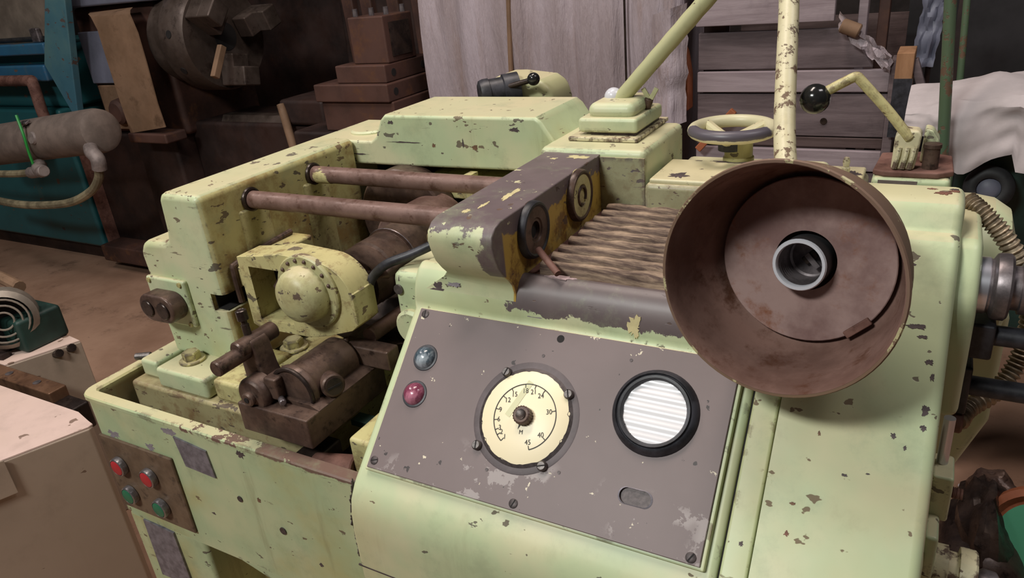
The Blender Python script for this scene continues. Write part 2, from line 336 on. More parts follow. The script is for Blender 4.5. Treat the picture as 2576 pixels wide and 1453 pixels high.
# ------------------------------------------------------------------ mesh helpers
class MB:
    def __init__(s): s.v = []; s.f = []
    def add(s, vs, fs):
        o = len(s.v); s.v += [tuple(v) for v in vs]; s.f += [tuple(i+o for i in f) for f in fs]; return s
    def box(s, x0, x1, y0, y1, z0, z1):
        return s.add([(x0,y0,z0),(x1,y0,z0),(x1,y1,z0),(x0,y1,z0),(x0,y0,z1),(x1,y0,z1),(x1,y1,z1),(x0,y1,z1)],
                     [(0,3,2,1),(4,5,6,7),(0,1,5,4),(1,2,6,5),(2,3,7,6),(3,0,4,7)])
    def obox(s, c, ax, ay, az, sx, sy, sz):
        c = Vector(c); ax, ay, az = (Vector(a).normalized() for a in (ax, ay, az)); vs = []
        for k in (-1, 1):
            for i, j in ((-1,-1),(1,-1),(1,1),(-1,1)): vs.append(c + ax*i*sx/2 + ay*j*sy/2 + az*k*sz/2)
        return s.add(vs, [(0,3,2,1),(4,5,6,7),(0,1,5,4),(1,2,6,5),(2,3,7,6),(3,0,4,7)])
    def prism(s, prof, axis, a, b):
        n = len(prof)
        def mk(p, t): return {'x': (t, p[0], p[1]), 'y': (p[0], t, p[1]), 'z': (p[0], p[1], t)}[axis]
        return s.add([mk(p, a) for p in prof] + [mk(p, b) for p in prof],
                     [tuple(range(n))[::-1], tuple(range(n, 2*n))] + [(i, (i+1) % n, (i+1) % n+n, i+n) for i in range(n)])
    def lathe(s, prof, org, ax, seg=32, closed=False, cap=True):
        ax = Vector(ax).normalized(); org = Vector(org)
        u = ax.orthogonal().normalized(); v = ax.cross(u); n = len(prof); vs = []
        for i in range(seg):
            a = 2*PI*i/seg; d = u*math.cos(a) + v*math.sin(a)
            for r, t in prof: vs.append(org + ax*t + d*r)
        fs = []
        for i in range(seg):
            j = (i+1) % seg
            for k in range(n if closed else n-1):
                k2 = (k+1) % n
                fs.append((i*n+k, j*n+k, j*n+k2, i*n+k2))
        if not closed and cap:
            if prof[0][0] > 1e-5: fs.append(tuple(i*n for i in range(seg))[::-1])
            if prof[-1][0] > 1e-5: fs.append(tuple(i*n+n-1 for i in range(seg)))
        return s.add(vs, fs)
    def cyl(s, a, b, r, seg=24, ch=0.0, r2=None):
        a = Vector(a); b = Vector(b); L = (b-a).length; r2 = r if r2 is None else r2
        p = [(r-ch, 0), (r, ch), (r2, L-ch), (r2-ch, L)] if ch else [(r, 0), (r2, L)]
        return s.lathe([(0, p[0][1])] + p + [(0, p[-1][1])], a, b-a, seg)
    def tube(s, pts, r, seg=12, res=8, rf=None):
        P = [Vector(p) for p in pts]; Q = []
        if res <= 1 or len(P) < 3: Q = P if res <= 1 else [P[0].lerp(P[-1], i/res) for i in range(res+1)]
        else:
            E = [P[0]*2-P[1]] + P + [P[-1]*2-P[-2]]
            for i in range(1, len(E)-2):
                for k in range(res):
                    t = k/res; a, b, c, d = E[i-1], E[i], E[i+1], E[i+2]
                    Q.append(0.5*((2*b)+(c-a)*t+(2*a-5*b+4*c-d)*t*t+(3*b-a-3*c+d)*t**3))
            Q.append(P[-1])
        n = len(Q); vs = []; T0 = None
        for i in range(n):
            t = (Q[min(i+1, n-1)]-Q[max(i-1, 0)]).normalized()
            if T0 is None: u = t.orthogonal().normalized()
            else: u = (u - t*u.dot(t)).normalized()
            T0 = t; v = t.cross(u); rr = rf(i/(n-1)) if rf else r
            for k in range(seg):
                a = 2*PI*k/seg; vs.append(Q[i] + (u*math.cos(a)+v*math.sin(a))*rr)
        fs = [(i*seg+k, i*seg+(k+1) % seg, (i+1)*seg+(k+1) % seg, (i+1)*seg+k) for i in range(n-1) for k in range(seg)]
        fs += [tuple(range(seg))[::-1], tuple((n-1)*seg+k for k in range(seg))]
        return s.add(vs, fs)
    def sphere(s, c, r, seg=24):
        prof = [(max(1e-6, r*math.sin(PI*i/12)), -r*math.cos(PI*i/12)) for i in range(13)]
        prof[0] = (0, -r); prof[-1] = (0, r)
        return s.lathe(prof, c, (0, 0, 1), seg)
    def torus(s, c, ax, R, r, seg=40, k=10):
        return s.lathe([(R+r*math.cos(2*PI*i/k), r*math.sin(2*PI*i/k)) for i in range(k)], c, ax, seg, closed=True)
    def grid(s, fn, nu, nv):
        vs = [fn(i/nu, j/nv) for j in range(nv+1) for i in range(nu+1)]
        return s.add(vs, [(j*(nu+1)+i, j*(nu+1)+i+1, (j+1)*(nu+1)+i+1, (j+1)*(nu+1)+i) for j in range(nv) for i in range(nu)])
    def hexa(s, c, ax, r, h):
        ax = Vector(ax).normalized(); return s.lathe([(0, 0), (r, 0), (r, h*0.85), (r*0.88, h), (0, h)], c, ax, 6)

def raw(mb, bevel=0.0, seg=3, ang=30, weld=1e-5, bev_fn=None):
    bm = bmesh.new(); vs = [bm.verts.new(v) for v in mb.v]
    for f in mb.f:
        try: bm.faces.new([vs[i] for i in f])
        except ValueError: pass
    bmesh.ops.remove_doubles(bm, verts=bm.verts, dist=weld)
    bmesh.ops.recalc_face_normals(bm, faces=bm.faces)
    if bevel:
        es = [e for e in bm.edges if len(e.link_faces) == 2 and e.calc_face_angle(0) > math.radians(ang) and (bev_fn is None or bev_fn(e))]
        bmesh.ops.bevel(bm, geom=es, offset=bevel, offset_type='OFFSET', segments=seg, profile=0.5, affect='EDGES', clamp_overlap=True)
    return bm

def wloc(o):
    p = Vector((0, 0, 0))
    while o: p += o.location; o = o.parent
    return p

def link_mesh(name, me, mat, parent, sharp=35):
    c = Vector((0, 0, 0))
    if len(me.vertices):
        lo = Vector([min(v.co[i] for v in me.vertices) for i in range(3)]); hi = Vector([max(v.co[i] for v in me.vertices) for i in range(3)])
        c = (lo+hi)/2; me.transform(Matrix.Translation(-c))
    for p in me.polygons: p.use_smooth = True
    me.set_sharp_from_angle(angle=math.radians(sharp))
    o = bpy.data.objects.new(name, me); C.objects.link(o)
    me.materials.append(M[mat] if isinstance(mat, str) else mat)
    o.location = c - (wloc(parent) if parent else Vector((0, 0, 0)))
    if parent: o.parent = parent
    return o

def build(name, mb, mat, parent=None, bevel=0.0, seg=3, ang=30, sharp=35, wn=True, label=None, fn=None, bev_fn=None):
    bm = raw(mb, bevel, seg, ang, bev_fn=bev_fn)
    if fn:
        for v in bm.verts: v.co = fn(v.co)
    me = bpy.data.meshes.new(name); bm.to_mesh(me); bm.free()
    o = link_mesh(name, me, mat, parent, sharp)
    if bevel and wn:
        m = o.modifiers.new('wn', 'WEIGHTED_NORMAL'); m.keep_sharp = True; m.weight = 80
    if label: o['label'] = label
    return o

def cut(o, mb):
    """subtract a cutter (world coordinates) from a linked object"""
    bm = raw(mb); me = bpy.data.meshes.new('cutter'); bm.to_mesh(me); bm.free()
    k = bpy.data.objects.new('cutter', me); C.objects.link(k)
    k.location = (0, 0, 0); wl = wloc(o)
    me.transform(Matrix.Translation(-wl)); sv = o.location.copy(); par = o.parent
    o.parent = None; o.location = (0, 0, 0)
    m = o.modifiers.new('cut', 'BOOLEAN'); m.object = k; m.operation = 'DIFFERENCE'; m.solver = 'EXACT'
    for q in o.modifiers:
        if q.type == 'WEIGHTED_NORMAL': q.show_viewport = False
    dg = bpy.context.evaluated_depsgraph_get(); dg.update()
    nm = bpy.data.meshes.new_from_object(o.evaluated_get(dg))
    o.modifiers.remove(m); old = o.data; o.data = nm; nm.name = old.name
    for q in o.modifiers:
        if q.type == 'WEIGHTED_NORMAL': q.show_viewport = True
    for p in nm.polygons: p.use_smooth = True
    nm.set_sharp_from_angle(angle=math.radians(35))
    bpy.data.objects.remove(k); bpy.data.meshes.remove(me)
    o.parent = par; o.location = sv
    return o

def thing(name, label, cat, loc=(0, 0, 0), group=None):
    o = bpy.data.objects.new(name, None); C.objects.link(o); o.location = loc; o.empty_display_size = 0.1
    o['label'] = label; o['category'] = cat
    if group: o['group'] = group
    return o
def tag(o, label, cat, group=None, kind=None):
    o['label'] = label; o['category'] = cat
    if group: o['group'] = group
    if kind: o['kind'] = kind
    return o
def struct(o): o['kind'] = 'structure'; return o

def text_mesh(items, org, ux, uy, size, lift, nrm):
    """items: (string, u, v, angle) -> MB with the glyphs laid on a plane"""
    out = MB(); org = Vector(org); ux = Vector(ux); uy = Vector(uy); nrm = Vector(nrm)
    for st, u, v, a, sz in items:
        cu = bpy.data.curves.new('t', 'FONT'); cu.body = st; cu.size = sz*size; cu.align_x = 'CENTER'; cu.align_y = 'CENTER'; cu.resolution_u = 3
        to = bpy.data.objects.new('t', cu); C.objects.link(to)
        dg = bpy.context.evaluated_depsgraph_get(); dg.update()
        me = bpy.data.meshes.new_from_object(to.evaluated_get(dg)); ca, sa = math.cos(a), math.sin(a)
        vs = []
        for q in me.vertices:
            x, y = q.co.x*0.92, q.co.y
            vs.append(org + ux*(u + x*ca - y*sa) + uy*(v + x*sa + y*ca) + nrm*lift)
        out.add(vs, [tuple(p.vertices) for p in me.polygons])
        bpy.data.objects.remove(to); bpy.data.curves.remove(cu); bpy.data.meshes.remove(me)
    return out

# ------------------------------------------------------------------ setting
fl = build('floor', MB().box(-9, 5, -5, 6, -0.1, 0), 'floor'); struct(fl)
struct(build('wall_back', MB().box(-9, 5, 6, 6.2, 0, 5), 'wall'))
struct(build('wall_left', MB().box(-9.2, -9, -5, 6, 0, 5), 'wall'))
struct(build('wall_right', MB().box(5, 5.2, -5, 6, 0, 5), 'walldark'))
struct(build('ceiling', MB().box(-9, 5, -5, 6, 5, 5.1), 'walldark'))


# ------------------------------------------------------------------ the thread rolling machine
MC = thing('thread_rolling_machine', 'pale green thread rolling machine with chipped paint, rollers, tray and sloping control console', 'machine', (-0.5, 0.85, 0))
# base and tray -----------------------------------------------------
def tray():
    mb = MB(); x0, x1, y0, y1 = -1.118, -0.52, 0.515, 1.22; t = 0.017; zt, zf, zb = 0.938, 0.855, 0.70
    r = 0.022; seg = 5
    def ring(o, z):
        rr = max(0.004, r-o); pts = []
        for cx, cy, a0 in ((x1-o-rr, y0+o+rr, -90), (x1-o-rr, y1-o-rr, 0), (x0+o+rr, y1-o-rr, 90), (x0+o+rr, y0+o+rr, 180)):
            for k in range(seg+1):
                a = math.radians(a0+90*k/seg); pts.append((cx+rr*math.cos(a), cy+rr*math.sin(a), z))
        return pts
    rings = [ring(0.0, zb), ring(0.0, zt-0.012), ring(-0.004, zt-0.008), ring(-0.004, zt-0.002), ring(-0.002, zt), ring(t-0.003, zt), ring(t, zt-0.003), ring(t, zf)]
    n = len(rings[0]); vs = [p for q in rings for p in q]
    fs = [(i*n+k, i*n+(k+1) % n, (i+1)*n+(k+1) % n, (i+1)*n+k) for i in range(len(rings)-1) for k in range(n)]
    fs += [tuple((len(rings)-1)*n+k for k in range(n)), tuple(range(n))[::-1]]
    return mb.add(vs, fs)
build('coolant_tray', tray(), 'traypaint', MC, sharp=40)
# skirt below the tray: slanted lower edge
sk = MB().prism([(-1.113, 0.705), (-0.93, 0.722), (-0.56, 0.625), (-0.56, 0.72), (-1.113, 0.72)], 'y', 0.516, 0.535)
build('tray_skirt', sk, 'green_dirty', MC)
build('base_pillar', MB().box(-1.114, -0.925, 0.516, 0.62, 0, 0.705), 'green_dirty', MC, bevel=0.008)
build('base_cabinet', MB().box(-1.10, -0.02, 0.60, 1.22, 0, 0.69), 'olive', MC, bevel=0.01)
build('tray_sludge', MB().grid(lambda u, v: (-1.098+u*0.55, 0.534+v*0.66, 0.858+0.006*noise.noise((u*9, v*9, 0))), 24, 24), 'dark', MC)
# button plate on the tray front
bp = build('button_plate', MB().box(-1.104, -0.928, 0.5105, 0.5155, 0.722, 0.866), 'plate', MC, bevel=0.0015, seg=1)
for x, z, m, nm in ((-1.067, 0.816, 'red', 'red'), (-0.994, 0.815, 'red', 'red'), (-1.066, 0.759, 'greenbtn', 'green'), (-0.990, 0.757, 'greenbtn', 'green')):
    b = build('push_button', MB().lathe([(0.0150, 0), (0.0165, 0.001), (0.0165, 0.006), (0.0158, 0.0095), (0.0145, 0.0105), (0.0138, 0.0105), (0.0134, 0.009)], (x, 0.5105, z), (0, -1, 0), 28), 'bezel', MC, label='%s push button in chrome bezel' % nm)
    build('button_cap', MB().lathe([(0, 0.0112), (0.0115, 0.0112), (0.0130, 0.0104), (0.0135, 0.008), (0, 0.006)], (x, 0.5105, z), (0, -1, 0), 28), m, b)
build('rating_plate', MB().prism([(-0.905, 0.912), (-0.838, 0.904), (-0.834, 0.858), (-0.897, 0.861)], 'y', 0.5125, 0.5155), 'tag', MC, label='grey corroded metal rating plate')
build('rating_plate', MB().prism([(-1.071, 0.700), (-0.996, 0.697), (-0.994, 0.58), (-1.076, 0.575)], 'y', 0.5125, 0.517), 'tag', MC, label='grey worn metal plate below the buttons')
for px, pz, pr in ((-0.72, 0.80, 0.006), (-0.795, 0.832, 0.005)):
    build('tray_plug', MB().cyl((px, 0.5155, pz), (px, 0.5135, pz), pr, 12), 'screw_dark', MC)

# plinth, feet ------------------------------------------------------
build('plinth', MB().box(-1.085, -0.70, 0.578, 1.0, 0.85, 0.931), 'plinthpaint', MC, bevel=0.006)
def foot(x0, x1, y0, y1, z1, mat='green'): return build('clamp_foot', MB().box(x0, x1, y0, y1, 0.931, z1), mat, MC, bevel=0.006)
foot(-1.016, -0.902, 0.583, 0.70, 0.966); foot(-1.076, -1.034, 0.598, 0.70, 0.962); foot(-0.893, -0.835, 0.590, 0.70, 0.966, 'green_grimy')
foot(-0.86, -0.66, 0.630, 0.86, 0.958, 'green_grimy')
def bolt(x, y, z, r=0.014, parent=MC):
    b = build('bolt', MB().hexa((x, y, z+0.004), (0, 0, 1), r, 0.013), 'bolt', parent)
    build('washer', MB().cyl((x, y, z), (x, y, z+0.004), r*1.45, 24, 0.001), 'bolt', b)
bolt(-0.972, 0.622, 0.966); bolt(-0.852, 0.722, 0.958, 0.016)
build('grub_screw', MB().cyl((-1.085, 0.625, 0.952), (-1.108, 0.612, 0.952), 0.006, 12, 0.001), 'screw', MC)

# left head ---------------------------------------------------------
def arcp(cx, cz, r, a0, a1, n=6): return [(cx+r*math.cos(math.radians(a0+(a1-a0)*i/n)), cz+r*math.sin(math.radians(a0+(a1-a0)*i/n))) for i in range(n+1)]
hp = [(-0.886, 0.955), (-0.886, 1.222)] + arcp(-0.898, 1.222, 0.012, 0, 90, 4) + arcp(-0.960, 1.219, 0.015, 90, 180, 5) + [(-0.979, 1.172)] \
   + [(-0.983, 1.160), (-0.993, 1.155)] + arcp(-1.030, 1.125, 0.028, 90, 178, 7) + [(-1.046, 0.955)]
head = build('left_head', MB().prism(hp, 'y', 0.645, 0.988), 'head', MC, bevel=0.011, seg=3, ang=50, bev_fn=lambda e: abs(e.verts[0].co.y-e.verts[1].co.y) < 1e-4)
cut(head, MB().box(-0.915, -0.80, 0.60, 0.715, 1.052, 1.080))
build('slot_shade', MB().box(-0.9160, -0.892, 0.652, 0.7155, 1.0515, 1.0535).box(-0.9160, -0.9135, 0.652, 0.7155, 1.0535, 1.080), 'black', MC)  # black faces paint in the shade deep inside the slot
# pads cast on the inner face around the rods
for y in (0.737, 0.874):
    build('rod_boss', MB().prism([(-0.892, y-0.034), (-0.882, y-0.026), (-0.882, y+0.026), (-0.892, y+0.034)], 'z', 0.99, 1.19), 'green_grimy', MC, bevel=0.004)
# square cover with double bushing on the front-left
cv = build('square_cover', MB().box(-1.052, -0.962, 0.637, 0.647, 1.017, 1.096), 'green', MC, bevel=0.004)
bs = MB().prism([(-1.006+0.024*math.cos(a)+(0.016 if math.cos(a) > 0 else -0.016), 1.056+0.023*math.sin(a)) for a in (2*PI*i/28 for i in range(28))], 'y', 0.610, 0.638)
build('double_bushing', bs, 'oily', cv, bevel=0.004)
for dx in (-0.018, 0.018): build('bushing_bore', MB().cyl((-1.006+dx, 0.6098, 1.056), (-1.006+dx, 0.607, 1.056), 0.0135, 20, 0.001), 'dark', cv)
for dx, dz in ((0.036, 0.034), (0.036, -0.034), (-0.036, 0.034)): build('screw', MB().cyl((-1.007+dx, 0.637, 1.0565+dz), (-1.007+dx, 0.6345, 1.0565+dz), 0.004, 12), 'bolt', cv)

# tie rods ----------------------------------------------------------
for y, z in ((0.737, 1.201), (0.874, 1.201)):
    r = build('tie_rod', MB().cyl((-0.89, y, z), (-0.47, y, z), 0.0135, 28), 'rod', MC)
    build('rod_seal', MB().torus((-0.8845, y, z), (1, 0, 0), 0.0155, 0.0035, 28, 8), 'dark', r)
build('paint_blob', MB().lathe([(0.0138, 0), (0.0142, 0.012), (0.0137, 0.03)], (-0.875, 0.874, 1.2003), (1, 0, 0), 20), 'green_grimy', MC)

# yoke bracket with bearing cap ---------------------------------------
yp = [(-0.848, 1.036), (-0.832, 1.030), (-0.735, 1.032), (-0.70, 1.040), (-0.652, 1.056), (-0.640, 1.066), (-0.640, 1.112)] + arcp(-0.695, 1.098, 0.055, 15, 88, 7) + [(-0.76, 1.157), (-0.80, 1.150), (-0.848, 1.144)]
yk = build('bearing_yoke', MB().prism(yp, 'y', 0.655, 0.700), 'green_grimy', MC, bevel=0.005, ang=40)
cut(yk, MB().box(-0.828, -0.762, 0.60, 0.76, 1.047, 1.131))
build('yoke_web', MB().box(-0.835, -0.752, 0.698, 0.72, 1.04, 1.14), 'dark', MC)
build('clamp_nut', MB().hexa((-0.798, 0.684, 1.092), (0.9, -0.4, 0.1), 0.016, 0.022), 'oily', MC)
cap = build('bearing_cap', MB().lathe([(0, 0.040), (0.012, 0.0395), (0.024, 0.037), (0.033, 0.031), (0.038, 0.022), (0.040, 0.011), (0.0405, 0.006), (0.052, 0.006), (0.054, 0.004), (0.054, -0.004)], (-0.716, 0.655, 1.108), (0, -1, 0), 44), 'cap', MC)
for i in range(9):
    a = math.radians(20 + i*20); build('cap_stud', MB().sphere((-0.716+0.0465*math.cos(a), 0.6488, 1.108+0.0465*math.sin(a)), 0.003, 10), 'oily', cap)
# L-shaped guide plate and oil pipe on the head's inner face
build('guide_plate', MB().prism([(0.672, 1.085), (0.740, 1.085), (0.740, 1.125), (0.672, 1.118)], 'x', -0.886, -0.852), 'green_grimy', MC, bevel=0.004)
build('oil_pipe', MB().tube([(-0.878, 0.668, 1.062), (-0.878, 0.668, 1.112), (-0.878, 0.675, 1.121), (-0.877, 0.74, 1.127), (-0.876, 0.79, 1.131)], 0.005, 10, 5), 'oily', MC)
build('guard_plate', MB().box(-0.886, -0.84, 0.70, 0.80, 1.10, 1.126), 'green_grimy', MC, bevel=0.004)

# spindle and rollers -------------------------------------------------
sp = build('spindle', MB().lathe([(0, 0), (0.040, 0), (0.044, 0.003), (0.044, 0.018), (0.039, 0.019), (0.039, 0.025), (0.046, 0.026), (0.046, 0.06), (0.043, 0.062), (0.043, 0.066), (0.047, 0.068), (0.047, 0.115), (0.050, 0.117), (0.050, 0.24), (0, 0.24)], (-0.70, 0.698, 1.092), (0, 1, 0), 44), 'oily', MC)
build('die_roller', MB().lathe([(0, 0), (0.060, 0), (0.064, 0.004), (0.064, 0.10), (0.060, 0.104), (0, 0.104)], (-0.715, 0.875, 1.085), (0, 1, 0), 48), 'rod', MC)
build('roller_ring', MB().torus((-0.70, 0.816, 1.092), (0, 1, 0), 0.0497, 0.0012, 40, 6), 'steel', MC)
build('bearing_housing', MB().cyl((-0.78, 0.955, 1.10), (-0.78, 1.0, 1.10), 0.09, 40, 0.004), 'oily', MC)
for k, (dx, dz) in enumerate(((0.025, -0.018), (0.034, 0.004))):
    build('spindle_key', MB().box(-0.70+dx-0.006, -0.70+dx+0.006, 0.708, 0.76, 1.10+dz, 1.112+dz), 'dark', MC, bevel=0.002)
# mating slide on the console side
build('slide_block', MB().box(-0.60, -0.545, 0.690, 0.80, 0.99, 1.138), 'green', MC, bevel=0.014)
build('slide_screw', MB().cyl((-0.588, 0.6895, 1.113), (-0.588, 0.687, 1.113), 0.007, 16), 'screw', MC)
build('slide_cover', MB().cyl((-0.572, 0.695, 1.06), (-0.572, 0.680, 1.06), 0.026, 24, 0.004), 'green', MC)
build('slide_beam', MB().box(-0.62, -0.50, 0.80, 0.96, 1.03, 1.15), 'green_grimy', MC, bevel=0.01)
build('centre_pin', MB().lathe([(0, -0.012), (0.004, -0.006), (0.0085, 0.0), (0.0085, 0.05), (0, 0.05)], (-0.625, 0.71, 1.122), (0.28, 0.9, 0.22), 16), 'oily', MC)
build('coolant_pipe', MB().tube([(-0.54, 0.735, 1.170), (-0.575, 0.715, 1.155), (-0.612, 0.70, 1.141), (-0.640, 0.70, 1.118), (-0.652, 0.70, 1.098), (-0.672, 0.70, 1.074), (-0.700, 0.70, 1.046)], 0.0065, 12, 6), 'blackpaint', MC)
build('coolant_sump', MB().grid(lambda u, v: (-0.80+u*0.25, 0.72+v*0.20, 1.0+0.022*noise.noise((u*5, v*5, 3))), 16, 16), 'dark', MC)
build('drive_shaft', MB().cyl((-0.60, 0.93, 1.10), (-0.60, 0.99, 1.17), 0.006, 12), 'green_grimy', MC)

# work rest -----------------------------------------------------------
build('rest_bar', MB().box(-0.765, -0.640, 0.532, 0.690, 0.948, 0.992), 'oily', MC, bevel=0.0025)
build('rest_ledge', MB().prism([(-0.765, 0.992), (-0.640, 0.992), (-0.655, 0.998), (-0.755, 0.998)], 'y', 0.556, 0.680), 'oily', MC)
cy = build('rest_cylinder', MB().lathe([(0, 0), (0.028, 0), (0.034, 0.002), (0.036, 0.006), (0.036, 0.012), (0.033, 0.014), (0.033, 0.096), (0.030, 0.100), (0.0, 0.100)], (-0.688, 0.562, 1.006), (0, 1, 0), 36), 'oily', MC)
build('rest_flange', MB().torus((-0.688, 0.563, 1.006), (0, 1, 0), 0.034, 0.003, 36, 8), 'dark', MC)
bo = build('side_boss', MB().cyl((-0.672, 0.606, 1.004), (-0.640, 0.590, 1.010), 0.016, 24, 0.002), 'oily', MC)
b2 = build('slotted_screw', MB().cyl((-0.640, 0.590, 1.010), (-0.6375, 0.58875, 1.0105), 0.0115, 20), 'dark', bo)
build('screw_slot', MB().obox((-0.6373, 0.5886, 1.0106), (0.4, 0.9, 0.1), (0.89, -0.42, 0.16), (0, 0.2, 1), 0.019, 0.001, 0.003), 'black', bo)
build('rest_arm', MB().prism([(-0.772, 0.985), (-0.734, 0.985), (-0.728, 1.010), (-0.735, 1.030), (-0.740, 1.064), (-0.744, 1.072), (-0.764, 1.074), (-0.771, 1.060), (-0.770, 1.020)], 'y', 0.560, 0.590), 'oily', MC, bevel=0.003)
build('arm_boss', MB().cyl((-0.755, 0.545, 1.064), (-0.755, 0.612, 1.064), 0.0125, 24, 0.002), 'oily', MC)
hd = build('rest_handle', MB().lathe([(0, 0), (0.0095, 0), (0.011, 0.002), (0.011, 0.055), (0.0105, 0.078), (0, 0.078)], (-0.7555, 0.509, 1.057), (0, 1, 0), 24), 'oily', MC)
build('rest_disc', MB().lathe([(0, -0.010), (0.008, -0.010), (0.010, -0.008), (0.010, -0.003), (0.012, -0.002), (0.022, -0.002), (0.0245, 0.0), (0.026, 0.003), (0.026, 0.022), (0, 0.022)], (-0.738, 0.538, 1.003), (0, 1, 0), 32), 'oily', MC)
build('disc_centre', MB().cyl((-0.738, 0.5285, 1.003), (-0.738, 0.527, 1.003), 0.004, 12), 'black', MC)
build('adjusting_screw', MB().lathe([(0, 0), (0.0055, 0), (0.0055, 0.020), (0.0042, 0.021), (0.0042, 0.026), (0.0075, 0.027), (0.0075, 0.040), (0.006, 0.041), (0, 0.037)], (-0.758, 0.572, 1.070), (-0.08, 0.02, 1), 16), 'dark', MC)
build('link_block', MB().box(-0.722, -0.700, 0.548, 0.576, 0.998, 1.030), 'oily', MC, bevel=0.003)
build('stop_pin', MB().cyl((-0.705, 0.555, 1.000), (-0.690, 0.545, 1.000), 0.0045, 12, 0.001), 'steel', MC)
build('end_block', MB().box(-0.694, -0.606, 0.664, 0.690, 0.996, 1.026), 'oily', MC, bevel=0.003)
build('block_pin', MB().cyl((-0.684, 0.672, 1.026), (-0.684, 0.672, 1.032), 0.004, 12, 0.001), 'oily', MC)
build('rest_shaft', MB().cyl((-0.655, 0.688, 1.031), (-0.655, 0.99, 1.031), 0.0115, 24), 'rod', MC)
build('drain_pipe', MB().cyl((-0.66, 0.545, 0.903), (-0.60, 0.56, 0.905), 0.022, 24, 0.002), 'rust', MC)
build('drain_flange', MB().box(-0.70, -0.66, 0.54, 0.60, 0.875, 0.915), 'dark', MC, bevel=0.004)
build('tray_rib', MB().box(-0.60, -0.53, 0.555, 0.66, 0.86, 0.962), 'green_grimy', MC, bevel=0.006)
build('tray_bracket', MB().box(-0.655, -0.585, 0.620, 0.64, 0.925, 0.934), 'dkgreen', MC)

# rear housing --------------------------------------------------------
hs = [(-0.985, 1.02), (-0.985, 1.222), (-0.979, 1.229), (-0.850, 1.229), (-0.838, 1.236), (-0.822, 1.266), (-0.812, 1.2745), (-0.524, 1.2745), (-0.514, 1.267), (-0.494, 1.238), (-0.482, 1.232), (-0.462, 1.232), (-0.462, 1.190), (-0.80, 1.186), (-0.905, 1.186), (-0.905, 1.02)]
build('rear_housing', MB().prism(hs, 'y', 0.988, 1.150), 'green', MC, bevel=0.006, ang=55, fn=lambda c: Vector((c.x, c.y, c.z)))
build('oil_cover', MB().lathe([(0, 0.006), (0.034, 0.006), (0.038, 0.003), (0.038, 0)], (-0.905, 1.06, 1.2285), (0, 0, 1), 36), 'green', MC)
build('rear_wall', MB().box(-0.905, -0.48, 1.06, 1.12, 0.86, 1.19), 'dark', MC)
build('rear_ledge', MB().box(-0.75, -0.50, 1.0, 1.06, 1.13, 1.17), 'green_grimy', MC, bevel=0.004)
build('rear_bar', MB().box(-0.648, -0.634, 0.962, 0.985, 1.08, 1.186), 'green_grimy', MC)
# unit peeking over the housing
hub = build('rear_unit', MB().prism([(-0.735, 1.10), (-0.752, 1.26), (-0.742, 1.287), (-0.715, 1.298), (-0.69, 1.298), (-0.628, 1.291), (-0.608, 1.278), (-0.600, 1.25), (-0.600, 1.10)], 'y', 1.21, 1.30), 'green_arm', MC, bevel=0.012)
build('unit_hub', MB().lathe([(0, 0), (0.020, 0), (0.026, 0.003), (0.028, 0.010), (0.028, 0.020), (0.026, 0.021), (0.026, 0.045), (0.030, 0.047), (0.030, 0.075), (0, 0.075)], (-0.728, 1.165, 1.272), (0.75, 0.62, 0.06), 32), 'blackpaint', hub)
lv = build('unit_lever', MB().cyl((-0.680, 1.18, 1.284), (-0.628, 1.185, 1.296), 0.005, 12), 'dark', hub)
build('unit_ball', MB().sphere((-0.624, 1.185, 1.2975), 0.0115), 'ball', hub)

# gearbox carrying the lamp ------------------------------------------
build('gearbox', MB().box(-0.50, -0.336, 0.948, 1.128, 1.10, 1.240), 'green', MC, bevel=0.010)
build('gearbox_face', MB().box(-0.405, -0.337, 0.9455, 0.949, 1.15, 1.230), M['mottled'], MC)

# ------------------------------------------------------------------ console
SL = [(0.487, 0.30), (0.487, 0.88), (0.489, 0.905), (0.494, 0.926), (0.505, 0.943), (0.520, 0.957)]
bodyp = SL + [(0.672, 1.099), (0.673, 1.110), (0.676, 1.124), (0.682, 1.138), (0.690, 1.148), (0.699, 1.1535), (0.705, 1.1535), (0.709, 1.150), (0.96, 1.150), (0.96, 0.30)]
build('console_body', MB().prism(bodyp, 'x', -0.554, -0.1225), 'body', MC, bevel=0.007, seg=3, ang=55, sharp=50)
ckp = [(0.730, 1.06), (0.682, 1.093), (0.6755, 1.104), (0.674, 1.114), (0.677, 1.126), (0.680, 1.137), (0.677, 1.148), (0.669, 1.158), (0.657, 1.169), (0.647, 1.182), (0.641, 1.197), (0.6375, 1.211), (0.640, 1.222), (0.649, 1.230), (0.662, 1.2335), (0.72, 1.2335), (0.955, 1.2335), (0.955, 1.06)]
def ck_fn(c):
    x = c.x
    if x < -0.45:
        t = min(1, max(0, (1.165-c.z)/0.06)); t = t*t*(3-2*t); x = x + (-0.553+0.49)*t
    return Vector((x, c.y, c.z))
ck = MB()
def dens(p, k=4):
    out = []
    for i, a in enumerate(p):
        b = p[(i+1) % len(p)]; L = math.dist(a, b); n = max(1, int(L/0.02))
        out += [(a[0]+(b[0]-a[0])*j/n, a[1]+(b[1]-a[1])*j/n) for j in range(n)]
    return out
build('side_cheek', ck.prism(dens(ckp), 'x', -0.490, -0.4035), 'cheek', MC, bevel=0.010, seg=4, ang=60, sharp=50, fn=ck_fn, bev_fn=lambda e: e.verts[0].co.z > 1.155 and e.verts[0].co.y < 0.954 and e.verts[1].co.y < 0.954)
